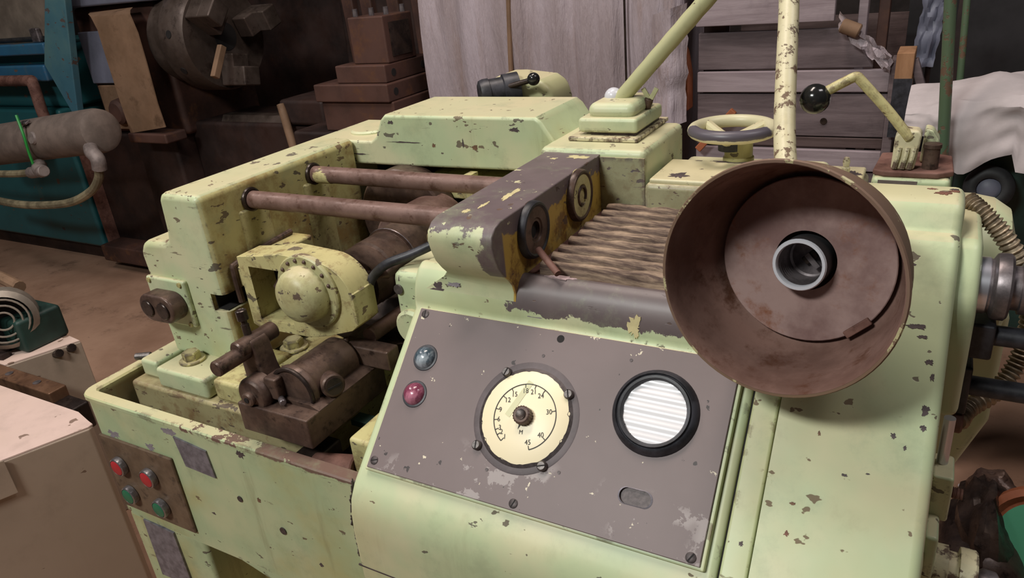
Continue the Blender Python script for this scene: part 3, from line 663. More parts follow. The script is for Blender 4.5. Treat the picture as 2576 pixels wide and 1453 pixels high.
def ringdisc(y, z, hole, mat):
    d = build('bearing_disc', MB().lathe([(hole, -0.002), (hole, 0.0055), (0.014, 0.0055), (0.0155, 0.0070), (0.026, 0.0070), (0.0325, 0.0070), (0.0345, 0.0055), (0.035, 0.003), (0.035, -0.002)], (-0.4030, y, z), (1, 0, 0), 40, cap=False), mat, MC)
    build('disc_rim', MB().lathe([(0.0285, 0.0072), (0.0310, 0.0088), (0.0335, 0.0082), (0.0352, 0.0055), (0.0355, 0.0)], (-0.4030, y, z), (1, 0, 0), 40, cap=False), 'blackpaint' if hole > 0.005 else 'oily', d)
    return d
ringdisc(0.730, 1.199, 0.011, 'oily'); ringdisc(0.866, 1.199, 0.0, 'green_grimy')
build('disc_bore', MB().cyl((-0.404, 0.730, 1.199), (-0.402, 0.730, 1.199), 0.0115, 24), 'black', MC)
build('disc_hook', MB().tube([(-0.3965, 0.866+0.012*math.cos(math.radians(a)), 1.199+0.012*math.sin(math.radians(a))) for a in range(-40, 271, 31)], 0.0022, 8, 4), 'oily', MC)
build('latch_pin', MB().cyl((-0.388, 0.715, 1.181), (-0.353, 0.693, 1.163), 0.0042, 12), 'rust', MC)

# ribbed slats in the recess: one master mesh per shape, shared
def slat_mesh(seed):
    bm = bmesh.new(); n = 34; L = 0.262; prof = [(-0.0086, -0.004), (-0.0084, 0.008), (-0.006, 0.0125), (0.0, 0.0140), (0.006, 0.0125), (0.0084, 0.008), (0.0086, -0.004)]
    rows = []
    for i in range(n+1):
        u = i/n; r = []
        for k, (py, pz) in enumerate(prof):
            w1 = noise.noise((u*11, seed*3.1, k*0.35))*0.0028; w2 = noise.noise((u*9, seed*5.7, 4))*0.0024
            r.append(bm.verts.new((u*L-L/2 + (0.004*noise.noise((seed, k, 1)) if i in (0, n) else 0), py*(1+0.12*noise.noise((u*7, seed, 9)))+w2, pz+w1*(1 if pz > 0 else 0))))
        rows.append(r)
    for a, b in zip(rows[:-1], rows[1:]):
        for k in range(len(prof)-1): bm.faces.new((a[k], b[k], b[k+1], a[k+1]))
    bm.faces.new(rows[0]); bm.faces.new(rows[-1][::-1])
    bmesh.ops.recalc_face_normals(bm, faces=bm.faces)
    me = bpy.data.meshes.new('slat'); bm.to_mesh(me); bm.free()
    for p in me.polygons: p.use_smooth = True
    me.set_sharp_from_angle(angle=math.radians(50)); me.materials.append(M['slat']); return me
for i in range(9):
    o = bpy.data.objects.new('slat', slat_mesh(i+1)); C.objects.link(o); o.parent = MC
    o.location = Vector((-0.254+0.002*math.sin(i*2.1), 0.7180+i*0.0268, 1.1525)) - MC.location
build('recess_floor', MB().box(-0.402, -0.123, 0.708, 0.949, 1.149, 1.1512), 'rust', MC)

# flat cover behind the recess and its step
build('top_cover', MB().box(-0.334, -0.062, 0.932, 1.045, 1.10, 1.199), M['mottled'], MC, bevel=0.008)
cvx = build('cover_plate', MB().box(-0.328, -0.066, 0.938, 1.042, 1.197, 1.205), M['cover'], MC, bevel=0.003)

build('console_seam', MB().box(-0.5545, -0.123, 0.4866, 0.4885, 0.8285, 0.8305), 'chipdark', MC)
# control panel --------------------------------------------------------
PN = Vector((0, -0.687, 0.7267)).normalized(); PU = Vector((1, 0, 0)); PV = Vector((0, 0.7267, 0.687)).normalized()
PO = Vector((-0.535, 0.515, 0.9655))
def pp(u, v, h=0.0): return PO + PU*u + PV*v + PN*h
def slab(u0, u1, v0, v1, h0, h1):
    return MB().add([pp(u0,v0,h0), pp(u1,v0,h0), pp(u1,v1,h0), pp(u0,v1,h0), pp(u0,v0,h1), pp(u1,v0,h1), pp(u1,v1,h1), pp(u0,v1,h1)],
                    [(0,3,2,1),(4,5,6,7),(0,1,5,4),(1,2,6,5),(2,3,7,6),(3,0,4,7)])
build('panel_frame', slab(-0.004, 0.402, -0.003, 0.206, -0.014, -0.0025), 'green_clean', MC, bevel=0.002, seg=2)
pan = build('control_panel', slab(0, 0.398, 0, 0.204, -0.0025, 0), 'panel', MC, bevel=0.0007, seg=1, wn=False)
so = MB(); pts = [(0.3235+(0.0085 if math.cos(a) > 0 else -0.0085)+0.008*math.cos(a), 0.0465+0.008*math.sin(a)) for a in (2*PI*i/28 for i in range(28))]
so.add([pp(u, v, -0.006) for u, v in pts] + [pp(u, v, 0.006) for u, v in pts], [tuple(range(28))[::-1], tuple(range(28, 56))] + [(i, (i+1) % 28, (i+1) % 28+28, i+28) for i in range(28)])
cut(pan, so)
sb = MB().add([pp(0.3235+(u-0.3235)*1.08, 0.0465+(v-0.0465)*1.08, -0.0024) for u, v in pts], [tuple(range(28))])
build('slot_recess', sb, 'screw_dark', pan)
sl = MB()
for i in range(28):
    j = (i+1) % 28; a, b = pts[i], pts[j]
    f = lambda q, k: (0.3235+(q[0]-0.3235)*k, 0.0465+(q[1]-0.0465)*k)
    sl.add([pp(*f(a, 1.0), 0.0008), pp(*f(b, 1.0), 0.0008), pp(*f(b, 1.10), 0.0003), pp(*f(a, 1.10), 0.0003)], [(0, 1, 2, 3)])
build('slot_edge', sl, 'tag', pan)
def pscrew(u, v, parent, r=0.0045, ang=30, mat='screw_dark', h=0.0012):
    s = build('screw', MB().lathe([(0, h), (r*0.8, h), (r, h*0.5), (r, -0.001), (0, -0.001)], pp(u, v), PN, 18), mat, parent)
    d = PU*math.cos(math.radians(ang)) + PV*math.sin(math.radians(ang))
    mb = MB().obox(pp(u, v, h), d, PN.cross(d), PN, r*1.8, r*0.28, 0.0004)
    if parent is not MC and parent.parent is MC: build('screw_slot', mb, 'black', parent)
    return s
for u, v, a in ((0.0095, 0.197, 100), (0.008, 0.0095, 20), (0.197, 0.0075, 70), (0.3885, 0.0065, 60), (0.389, 0.197, 10)): pscrew(u, v, pan, 0.0052, a)
build('panel_hole', MB().cyl(pp(0.198, 0.195, 0.0003), pp(0.198, 0.195, -0.002), 0.0045, 20), 'black', pan)
for u, v in ((0.183, 0.172), (0.238, 0.051), (0.155, 0.034), (0.285, 0.205-0.02)):
    build('panel_rivet', MB().cyl(pp(u, v, -0.001), pp(u, v, 0.0006), 0.0018, 10), 'screw_dark', pan)
# signal lamps
for u, v, m, lb in ((0.0305, 0.1425, 'lens_blue', 'blue grey glass signal lamp'), (0.0325, 0.0965, 'lens_red', 'dusty pink red signal lamp')):
    l = build('signal_lamp', MB().lathe([(0, 0.0115), (0.007, 0.0105), (0.0115, 0.007), (0.0138, 0.002), (0.0142, -0.002), (0, -0.002)], pp(u, v), PN, 32), m, MC, label=lb)
    build('lamp_seat', MB().lathe([(0.0140, 0.0012), (0.0162, 0.0008), (0.0168, 0.0), (0.0140, -0.001)], pp(u, v), PN, 32), 'blackpaint', l)
# dial
DU, DV = 0.1825, 0.0995
dl = build('dial', MB().lathe([(0, 0.0022), (0.052, 0.0022), (0.0535, 0.0012), (0.0535, -0.001), (0, -0.001)], pp(DU, DV), PN, 64), 'dial', MC, label='round cream dial with black scale')
# chipped wavy rim of the enamel disc
wr = MB(); nseg = 96; vs = []
for i in range(nseg):
    a = 2*PI*i/nseg; rr = 0.0525 + 0.0012*noise.noise((math.cos(a)*6, math.sin(a)*6, 1)) - 0.0014*max(0, noise.noise((math.cos(a)*14, math.sin(a)*14, 5)))*2
    for r, h in ((rr, 0.0024), (0.0562, 0.0006)): vs.append(pp(DU+r*math.cos(a), DV+r*math.sin(a), h))
wr.add(vs, [(i*2, ((i+1) % nseg)*2, ((i+1) % nseg)*2+1, i*2+1) for i in range(nseg)])
build('dial_rim', wr, 'screw_dark', dl)
build('dial_seat', MB().lathe([(0.0535, 0.0006), (0.062, 0.0005), (0.0635, 0.0), (0.0535, -0.001)], pp(DU, DV), PN, 64), plain('seat_grey', lin(92, 82, 84), 0.55), dl)
mk = MB(); R0 = 0.0372
def dpt(ang, r, h=0.0027): return pp(DU + r*math.cos(ang), DV + r*math.sin(ang), h)
# scale angles (degrees, counter-clockwise from the panel's right) and numerals
SCALE = [('1', 238), ('2', 225), ('3', 215), ('6', 197), ('9', 177), ('12', 151.5), ('15', 131.6), ('18', 104.6), ('21', 85), ('24', 65), ('30', 22), ('40', -32), ('45', -65)]
DTW = 0.0
a0, a1 = math.radians(238), math.radians(-65); na = 80
for i in range(na):
    b0 = a0+(a1-a0)*i/na; b1 = a0+(a1-a0)*(i+1)/na
    mk.add([dpt(b0, R0-0.0005), dpt(b1, R0-0.0005), dpt(b1, R0+0.0005), dpt(b0, R0+0.0005)], [(0, 1, 2, 3)])
for t, dg in SCALE:
    a = math.radians(dg); d = 0.00045/R0
    mk.add([dpt(a-d, R0-0.0045), dpt(a+d, R0-0.0045), dpt(a+d, R0), dpt(a-d, R0)], [(0, 1, 2, 3)])
build('dial_scale', mk, 'ink', dl)
items = []
for t, dg in SCALE:
    a = math.radians(dg); rr = 0.0292 if len(t) == 2 else 0.0312
    items.append((t, DU+rr*math.cos(a), DV+rr*math.sin(a), math.radians(15), 1.0))
items.append(('M', DU+0.001, DV-0.0175, math.radians(8), 0.85))
build('dial_numerals', text_mesh(items, PO, PU, PV, 0.0080, 0.0027, PN), 'ink', dl)
gb = MB(); A, B = Vector((DU-0.004, DV+0.040)), Vector((DU-0.021, DV-0.003)); dd = (B-A).normalized(); nn = Vector((-dd.y, dd.x))*0.0035
gb.add([pp(*(A+nn), 0.00255), pp(*(A-nn), 0.00255), pp(*(B-nn), 0.00255), pp(*(B+nn), 0.00255)], [(0, 1, 2, 3)])
build('dial_band', gb, 'dialgreen', dl)
pr = []
for i in range(40):
    pr.append(0.0098 if i % 2 else 0.0106)
kb = MB(); vs = []
for h in (0.002, 0.012):
    for i in range(40):
        a = 2*PI*i/40; vs.append(pp(DU+pr[i]*math.cos(a), DV+pr[i]*math.sin(a), h))
for i in range(40):
    a = 2*PI*i/40; vs.append(pp(DU+0.0085*math.cos(a), DV+0.0085*math.sin(a), 0.0132))
kb.add(vs, [(i, (i+1) % 40, 40+(i+1) % 40, 40+i) for i in range(40)] + [(40+i, 40+(i+1) % 40, 80+(i+1) % 40, 80+i) for i in range(40)] + [tuple(range(80, 120))])
build('dial_knob', kb, 'oily', dl, sharp=20)
build('knob_centre', MB().lathe([(0.0045, 0.0132), (0.0058, 0.0145), (0.0045, 0.0142), (0, 0.0138)], pp(DU, DV), PN, 20), 'dark', dl)
nb = MB(); vs = [dpt(math.radians(-100), 0.010, 0.003), dpt(math.radians(-104), 0.016, 0.003), dpt(math.radians(-112), 0.010, 0.003)]
nb.add(vs, [(0, 1, 2)]); build('dial_pointer', nb, 'ink', dl)
for u, v, a in ((0.1455, 0.1445, 75), (0.2265, 0.1340, 110), (0.1355, 0.0565, 100), (0.2185, 0.0525, 20)):
    s = build('clamp_screw', MB().lathe([(0, 0.006), (0.0042, 0.006), (0.0056, 0.004), (0.0056, 0.0), (0, 0.0)], pp(u, v), PN, 20), 'screw', dl)
    d = PU*math.cos(math.radians(a)) + PV*math.sin(math.radians(a))
    build('screw_slot', MB().obox(pp(u, v, 0.006), d, PN.cross(d), PN, 0.010, 0.0014, 0.0006), 'black', dl)
# round window
WU, WV = 0.3235, 0.1345
rw = build('window_ring', MB().lathe([(0.0335, 0.002), (0.0335, 0.006), (0.0350, 0.0085), (0.0375, 0.009), (0.0385, 0.006), (0.0395, 0.0055), (0.0405, 0.0075), (0.0430, 0.006), (0.0455, 0.0015), (0.046, 0.0), (0.046, -0.001), (0.0335, -0.001)], pp(WU, WV), PN, 56, closed=True), 'blackpaint', MC, label='black ring of the milky round window')
gl = MB(); n1, n2 = 40, 40; vs = []; idx = {}
for j in range(n2+1):
    for i in range(n1+1):
        x = -1+2*i/n1; y = -1+2*j/n2
        if x*x+y*y <= 1.08:
            q = math.hypot(x, y); f = min(1, 1/q) if q > 0 else 1
            idx[(i, j)] = len(vs); vs.append(pp(WU+x*f*0.0338, WV+y*f*0.0338, 0.0030+0.0007*math.sin(y*f*14+1)))
gl.add(vs, [(idx[(i, j)], idx[(i+1, j)], idx[(i+1, j+1)], idx[(i, j+1)]) for j in range(n2) for i in range(n1) if all(k in idx for k in ((i, j), (i+1, j), (i+1, j+1), (i, j+1)))])
build('window_glass', gl, 'milk', rw)

# strip and right-hand cover --------------------------------------------
up_ = [(0.765, 1.188), (0.790, 1.200), (0.815, 1.205), (0.840, 1.205), (0.850, 1.195), (0.850, 0.30)]
SR_ = [(0.478, 0.30), (0.478, 0.89), (0.480, 0.915), (0.486, 0.936), (0.497, 0.953), (0.512, 0.966), (0.766, 1.206), (0.772, 1.2105), (0.779, 1.2135), (0.787, 1.2145), (0.791, 1.218), (0.796, 1.230), (0.803, 1.2385), (0.816, 1.2425), (0.846, 1.243), (0.856, 1.239), (0.859, 1.228), (0.859, 0.30)]
build('cover_strip', MB().prism(SL + up_, 'x', -0.1205, -0.0955), 'green_clean', MC, bevel=0.003, seg=2, ang=55, sharp=50)
build('seam_shade', MB().prism([(p[0]+0.004, p[1]-0.006) for p in SL] + [(p[0]+0.004, p[1]-0.006) for p in up_[:-1]] + [(0.845, 0.3)], 'x', -0.124, -0.09), 'black', MC)  # black backing added in place of the shade inside the gaps beside the strip
build('right_cover', MB().prism(SR_, 'x', -0.0930, 0.0405), 'green_clean', MC, bevel=0.012, seg=5, ang=55, sharp=60, bev_fn=lambda e: e.verts[0].co.x > 0 and e.verts[1].co.x > 0)
sbp = [(0.742, 1.032), (0.740, 1.10), (0.742, 1.148), (0.752, 1.166), (0.785, 1.200), (0.797, 1.207), (0.93, 1.207), (0.93, 1.032)]
build('side_box', MB().prism(sbp, 'x', 0.030, 0.0605), 'green_clean', MC, bevel=0.009, seg=4, ang=40)
# flex conduits and rotary knob on the right flank
kn = build('selector_knob', MB().lathe([(0, 0), (0.027, 0), (0.027, 0.012), (0.029, 0.013), (0.0325, 0.015), (0.0335, 0.018), (0.0335, 0.026), (0.031, 0.0285), (0.022, 0.029), (0.022, 0.036), (0.0255, 0.037), (0.0255, 0.045), (0.023, 0.047), (0.0, 0.047)], (0.0600, 0.800, 1.158), (1, 0, 0), 44), 'steel', MC)
build('knob_collar', MB().cyl((0.0605, 0.800, 1.158), (0.070, 0.800, 1.158), 0.0285, 44, 0.001), 'chrome', kn)
build('knob_shaft', MB().cyl((0.106, 0.80, 1.158), (0.16, 0.80, 1.158), 0.012, 20), 'steel', kn)
vb = build('valve_block', MB().box(0.0605, 0.083, 0.782, 0.822, 1.083, 1.122), 'blackpaint', MC, bevel=0.003)
build('valve_rod', MB().cyl((0.082, 0.800, 1.104), (0.30, 0.800, 1.104), 0.0105, 20), 'blackpaint', vb)
vb2 = build('valve_block', MB().box(0.0600, 0.0705, 0.785, 0.815, 1.012, 1.070), 'blackpaint', MC, bevel=0.003)
build('valve_rod', MB().cyl((0.068, 0.800, 1.042), (0.30, 0.800, 1.042), 0.0105, 20), 'blackpaint', vb2)
build('cable_gland', MB().cyl((0.060, 0.79, 1.0), (0.070, 0.79, 1.0), 0.012, 16, 0.002), 'rust', MC)
corr = lambda L, p: (lambda t: 0.0092 + 0.0016*math.sin(2*PI*t*L/p))
build('flexible_conduit', MB().tube([(0.045, 0.90, 1.213), (0.062, 0.885, 1.203), (0.082, 0.88, 1.183), (0.103, 0.88, 1.150), (0.118, 0.88, 1.11), (0.122, 0.88, 1.07), (0.116, 0.87, 1.035), (0.100, 0.85, 1.010), (0.075, 0.82, 1.0), (0.066, 0.79, 1.0)], 0.01, 12, 40, rf=corr(0.34, 0.0062)), 'flex', MC)
build('motor_end', MB().lathe([(0, 0), (0.06, 0.0), (0.088, -0.008), (0.100, -0.026), (0.104, -0.05), (0.104, -0.16), (0, -0.16)], (0.106, 1.005, 1.080), (1, 0, 0), 48), 'green_clean', MC)
build('rear_pedestal', MB().prism([(-0.20, 0.0), (0.055, 0.0), (0.065, 0.77), (0.112, 0.905), (0.112, 1.06), (-0.20, 1.06)], 'y', 0.95, 1.12), 'green_clean', MC, bevel=0.01)
build('flank_plate', MB().prism([(0.62, 0.30), (1.1, 0.30), (1.1, 0.98), (0.76, 0.98), (0.62, 0.94)], 'x', 0.02, 0.046), 'green_clean', MC, bevel=0.006)
# guide rod, bracket and lower knob
build('guide_rod', MB().cyl((0.0515, 0.70, 0.80), (0.0515, 0.70, 1.06), 0.0052, 16), 'chrome', MC)
gb_ = build('rod_bracket', MB().box(0.044, 0.0625, 0.675, 0.715, 0.955, 1.008), 'green', MC, bevel=0.003)
build('bracket_screw', MB().tube([(0.0625, 0.69, 0.982), (0.0725, 0.69, 0.982)], 0.0055, 12, 16, rf=lambda t: 0.0055+0.0007*math.sin(t*40)), 'rust', gb_)
lk = build('lower_bracket', MB().box(0.044, 0.056, 0.640, 0.69, 0.85, 0.962), 'green', MC, bevel=0.004)
hk = build('hand_knob', MB().lathe([(0, 0), (0.024, 0), (0.025, 0.002), (0.025, 0.013), (0.020, 0.014), (0.020, 0.022), (0.026, 0.023), (0.0265, 0.026), (0.0265, 0.036), (0.0245, 0.038), (0.012, 0.038), (0, 0.038)], (0.0555, 0.665, 0.905), (1, 0, 0), 36), 'green_peel', MC)
build('knob_tip', MB().lathe([(0, 0), (0.014, 0), (0.018, 0.006), (0.018, 0.016), (0.012, 0.022), (0, 0.024)], (0.093, 0.665, 0.897), (1, 0.1, -0.2), 24), 'steel', hk)

# handwheel -------------------------------------------------------------
hw = build('handwheel', MB().torus((-0.245, 1.058, 1.247), (0, 0, 1), 0.0535, 0.0092, 56, 14), None or 'green', MC)
def wheelm():
    k = NT('two_tone_wheel_paint'); p = k.xyz()
    n = k.noise(40, 5, 0.6)
    f = k.math('ADD', k.math('SUBTRACT', 1.036, p['Y']), k.math('MULTIPLY', k.math('SUBTRACT', n, 0.5), 0.02))
    f2 = k.math('ADD', p['Z'], k.math('MULTIPLY', k.math('SUBTRACT', n, 0.5), 0.008))
    m = k.math('MULTIPLY', k.step(f, -0.002, 0.002), k.step(f2, 1.243, 1.2445))
    return k.done(k.mix(m, CREAM, lin(88, 82, 90)), 0.4)
hw.data.materials[0] = wheelm()
for a in (42, 148, 268):
    c, s = math.cos(math.radians(a)), math.sin(math.radians(a))
    build('wheel_spoke', MB().tube([(-0.245+c*0.008, 1.048+s*0.008, 1.234), (-0.245+c*0.030, 1.052+s*0.030, 1.240), (-0.245+c*0.052, 1.058+s*0.052, 1.247)], 0.0082, 10, 6), 'cover', hw)
build('wheel_hub', MB().lathe([(0, 0.012), (0.010, 0.012), (0.015, 0.008), (0.017, 0.0), (0.017, -0.012), (0, -0.012)], (-0.245, 1.048, 1.232), (0, 0, 1), 28), 'blackpaint', hw)
build('wheel_post', MB().lathe([(0, 0), (0.0215, 0), (0.0215, 0.028), (0.0195, 0.030), (0.0195, 0.050), (0, 0.050)], (-0.235, 1.056, 1.180), (0, 0, 1), 32), 'olive', hw)
build('wheel_base', MB().box(-0.33, -0.12, 1.046, 1.14, 1.05, 1.185), 'green', MC, bevel=0.01)
build('grease_nipple', MB().lathe([(0, 0), (0.005, 0), (0.005, 0.014), (0.0035, 0.015), (0.0045, 0.022), (0.003, 0.027), (0, 0.027)], (-0.086, 0.985, 1.2050), (0, 0, 1), 14), 'green_peel', MC)

# crank lever --------------------------------------------------------------
build('lever_base', MB().box(-0.052, 0.028, 0.915, 1.005, 1.15, 1.229), 'green', MC, bevel=0.006)
build('lever_plate', MB().prism([(-0.052, 0.925), (-0.048, 1.0), (0.0, 1.012), (0.028, 0.995), (0.030, 0.93), (0.015, 0.918), (-0.040, 0.918)], 'z', 1.229, 1.236), 'rust', MC, bevel=0.002)
build('cover_gasket', MB().box(-0.045, -0.005, 0.9145, 0.9165, 1.212, 1.226), plain('gasket_grey', lin(118, 104, 100), 0.6), MC)
lg = build('lever_lug', MB().prism([(-0.034, 1.236), (-0.010, 1.236), (-0.006, 1.276), (-0.010, 1.281), (-0.026, 1.282), (-0.033, 1.275)], 'y', 0.925, 0.948), 'green_peel', MC, bevel=0.003)
for dx in (-0.028, -0.020, -0.013): build('lug_rib', MB().tube([(dx-0.002, 0.9245, 1.238), (dx, 0.9235, 1.252), (dx+0.001, 0.9245, 1.262)], 0.0028, 8, 5), 'green_peel', lg)
build('lever_lug', MB().prism([(-0.006, 1.236), (0.012, 1.236), (0.012, 1.262), (0.004, 1.274), (-0.004, 1.276)], 'y', 0.958, 0.985), 'green', MC, bevel=0.003)
build('pivot_bush', MB().lathe([(0, 0), (0.0085, 0), (0.0085, 0.023), (0.0095, 0.024), (0.0095, 0.028), (0, 0.028)], (0.0055, 0.938, 1.236), (0, 0, 1), 20), 'oily', MC)
cl = build('crank_lever', MB().tube([(-0.018, 0.927, 1.272), (-0.044, 0.929, 1.303), (-0.0735, 0.930, 1.3345), (-0.0785, 0.930, 1.3395), (-0.0835, 0.929, 1.3385), (-0.094, 0.927, 1.333), (-0.112, 0.924, 1.323)], 0.0056, 14, 8), 'green_grimy', MC)
build('lever_ball', MB().sphere((-0.1205, 0.922, 1.3165), 0.0172, 32), 'ball', cl)

# ------------------------------------------------------------------ work lamp
WL = thing('work_lamp', 'jointed work lamp with large rusty shade on cream tubes above the console', 'lamp', (-0.415, 1.06, 1.2405))
build('base_plate', MB().box(-0.470, -0.362, 0.988, 1.132, 1.2405, 1.2465), 'green_peel', WL, bevel=0.0015)
build('base_block', MB().box(-0.459, -0.366, 1.000, 1.116, 1.2500, 1.2720), 'green', WL, bevel=0.006)
build('base_spacer', MB().box(-0.440, -0.370, 1.005, 1.11, 1.2460, 1.2505), 'dark', WL)
build('base_cap', MB().box(-0.448, -0.374, 1.010, 1.105, 1.266, 1.2915), 'green', WL, bevel=0.014, seg=5)
build('ball_joint', MB().sphere((-0.425, 1.062, 1.291), 0.014), 'porcelain', WL)
wb = build('wing_screw', MB().cyl((-0.378, 1.07, 1.268), (-0.370, 1.066, 1.288), 0.0065, 14, 0.001), 'oily', WL)
for s in (-1, 1): build('wing', MB().obox((-0.369+s*0.006, 1.066, 1.295), (0.5, 0.1, 0.9*s), (0, 1, 0), (0.9*s, 0, -0.5), 0.018, 0.003, 0.007), 'green_arm', wb, bevel=0.001)
EL = Vector((-0.188, 1.079, 1.527))
build('arm_tube', MB().tube([(-0.414, 1.060, 1.287), tuple(EL)], 0.0118, 24, 20, rf=lambda t: 0.0118+0.0003*math.sin(t*60)), 'green_arm', WL)
build('arm_joint', MB().lathe([(0, 0), (0.010, 0), (0.011, 0.002), (0.011, 0.012), (0, 0.012)], (-0.4165, 1.060, 1.284), (0.226, 0.019, 0.24), 20), 'dark', WL)
build('elbow_joint', MB().sphere(EL, 0.018), 'green_arm', WL)
TB = Vector((-0.086, 0.716, 1.222))
build('drop_tube', MB().tube([tuple(EL), (-0.166, 0.984, 1.421), (-0.133, 0.824, 1.271), tuple(TB)], 0.0117, 24, 12), 'green_peel', WL)
SA = Vector((-0.153, -0.979, 0.138)).normalized()      # opening direction
RC = Vector((-0.097, 0.585, 1.233))                    # rim centre
SR = 0.1000
prof = [(0.0, -0.140), (0.020, -0.140), (0.022, -0.126), (0.032, -0.118), (0.060, -0.108), (0.076, -0.098), (0.0865, -0.082), (0.0935, -0.050), (0.0982, -0.012), (SR+0.0004, -0.003), (SR+0.0014, -0.001), (SR+0.0012, 0.0012), (SR-0.0012, 0.0014), (SR-0.0022, -0.001),
        (0.0964, -0.014), (0.0917, -0.050), (0.0848, -0.081), (0.0745, -0.096), (0.0590, -0.106), (0.030, -0.115), (0.0, -0.118)]
shm = MB().lathe(prof, RC, SA, 72)
build('lamp_shade', shm, 'rust_in', WL)
build('shade_coat', MB().lathe([(0.0990, 0.0016), (0.1012, 0.0018), (0.1022, 0.0), (0.1018, -0.003), (0.0992, -0.012), (0.0945, -0.050), (0.0875, -0.082), (0.0770, -0.098)], RC, SA, 72, cap=False), 'coat', WL)
rd = build('reflector_disc', MB().lathe([(0.0278, -0.0840), (0.0278, -0.0815), (0.050, -0.0810), (0.0762, -0.0808), (0.0770, -0.0815), (0.0770, -0.0840)], RC, SA, 64, closed=True), 'rust_disc', WL)
# ring-shaped paler worn zone, slightly raised layer of old paint
SU = SA.orthogonal().normalized(); SV = SA.cross(SU)
cdir = (SU*0.0)
cq = Vector((0.053, 0, -0.055)); cq = (cq - SA*cq.dot(SA)); ct = SA.cross(cq).normalized()
build('reflector_clip', MB().obox(RC - SA*0.079 + cq, ct, SA, cq.normalized(), 0.026, 0.004, 0.007), 'rust', WL, bevel=0.001)
sk_ = build('lamp_socket', MB().lathe([(0.0235, -0.112), (0.0238, -0.110), (0.0238, -0.064), (0.0232, -0.0625)], RC, SA, 44, cap=False), 'rubber', WL)
build('socket_rim', MB().lathe([(0.0236, -0.066), (0.0240, -0.0635), (0.0230, -0.0615), (0.0205, -0.0615), (0.0198, -0.063), (0.0198, -0.068)], RC, SA, 44, cap=False), 'porcelain', sk_)
th = MB()
th.lathe([(0, -0.100), (0.0175, -0.100)] + [(0.0196-0.0010*(i % 2), -0.0985+i*0.0022) for i in range(15)], RC, SA, 40, cap=False)
build('socket_thread', th, 'steel', sk_)
build('socket_contact', MB().obox(RC + SA*(-0.097), SU, SV, SA, 0.014, 0.008, 0.004), 'dark', sk_, bevel=0.001)
build('contact_tongue', MB().obox(RC + SA*(-0.094)+SV*0.004, SU, SV, SA, 0.005, 0.016, 0.002), 'steel', sk_)

# ------------------------------------------------------------------ flaked patches with a shape of their own
def flake(c, ux, uy, a, b, mat, seed=1, n=44, lift=0.0003):
    ux = Vector(ux).normalized(); uy = Vector(uy).normalized(); nr = ux.cross(uy); c = Vector(c); vs = []
    for i in range(n):
        t = 2*PI*i/n; k = 0.9+0.6*noise.noise((math.cos(t)*1.6+seed*7.1, math.sin(t)*1.6, seed*2.3))+0.45*noise.noise((math.cos(t)*4+seed, math.sin(t)*4, seed*9.3))+0.30*noise.noise((math.cos(t)*9+seed, math.sin(t)*9, seed*5.3)); k = max(0.15, k)
        vs.append(c + ux*a*k*math.cos(t) + uy*b*k*math.sin(t) + nr*lift)
    vs2 = [v - nr*(lift+0.0004) for v in vs]
    mb = MB().add(vs + vs2, [tuple(range(n)), tuple(range(n, 2*n))[::-1]] + [(i, (i+1) % n, (i+1) % n+n, i+n) for i in range(n)])
    return build('paint_flake', mb, mat, MC, sharp=30)
X_, Y_, Z_ = (1, 0, 0), (0, 1, 0), (0, 0, 1)
for c, a, b, m in (((-1.067, 0.515, 0.873), 0.016, 0.007, 'primer'), ((-0.915, 0.515, 0.916), 0.016, 0.006, 'primer'), ((-0.977, 0.515, 0.873), 0.013, 0.006, 'primer'), ((-0.755, 0.515, 0.843), 0.004, 0.005, 'chipbrown'), ((-0.766, 0.515, 0.918), 0.008, 0.007, 'chipdark'), ((-0.87, 0.515, 0.78), 0.004, 0.002, 'chipdark'), ((-0.66, 0.515, 0.76), 0.003, 0.004, 'chipdark')):
    flake(c, X_, Z_, a, b, m, seed=c[0]*9)
for c, a, b, m in (((-0.293, 0.958, 1.205), 0.015, 0.011, 'chipdark'), ((-0.235, 1.036, 1.205), 0.030, 0.005, 'chipdark'), ((-0.080, 1.000, 1.205), 0.013, 0.016, 'chipdark'), ((-0.105, 1.015, 1.205), 0.010, 0.006, 'chipdark'),
                   ((0.021, 0.824, 1.243), 0.006, 0.005, 'chiprust'), ((0.030, 0.832, 1.243), 0.005, 0.003, 'chiprust'), ((0.010, 0.836, 1.243), 0.004, 0.002, 'chiprust'), ((0.030, 0.838, 1.243), 0.004, 0.002, 'chipdark'),
                   ((-0.440, 0.752, 1.2335), 0.0055, 0.026, 'chipcream'), ((-0.453, 0.707, 1.2335), 0.003, 0.012, 'chipcream'), ((-0.462, 0.683, 1.2335), 0.004, 0.007, 'chipcream'), ((-0.43, 0.93, 1.2335), 0.018, 0.008, 'chipcream'), ((-0.46, 0.915, 1.2335), 0.006, 0.004, 'chipcream')):
    flake(c, X_, Y_, a, b, m, seed=c[0]*9+c[1])
for c, a, b, m in (((-0.774, 0.988, 1.229), 0.030, 0.0012, 'chipdark'), ((-0.716, 0.988, 1.225), 0.004, 0.004, 'chipbrown'), ((-0.658, 0.988, 1.230), 0.0014, 0.008, 'chipdark'), ((-0.636, 0.988, 1.224), 0.006, 0.004, 'chipbrown'), ((-0.885, 0.988, 1.205), 0.022, 0.0014, 'chipdark'), ((-0.520, 0.988, 1.205), 0.006, 0.004, 'chipdark'), ((-0.56, 0.988, 1.255), 0.010, 0.003, 'chipdark'), ((-0.80, 0.988, 1.262), 0.006, 0.003, 'chipdark')):
    flake(c, X_, Z_, a, b, m, seed=c[0]*9)
def onr(x, y): return (x, y, 0.966+(y-0.512)*0.9449)
PVv = tuple(PV)
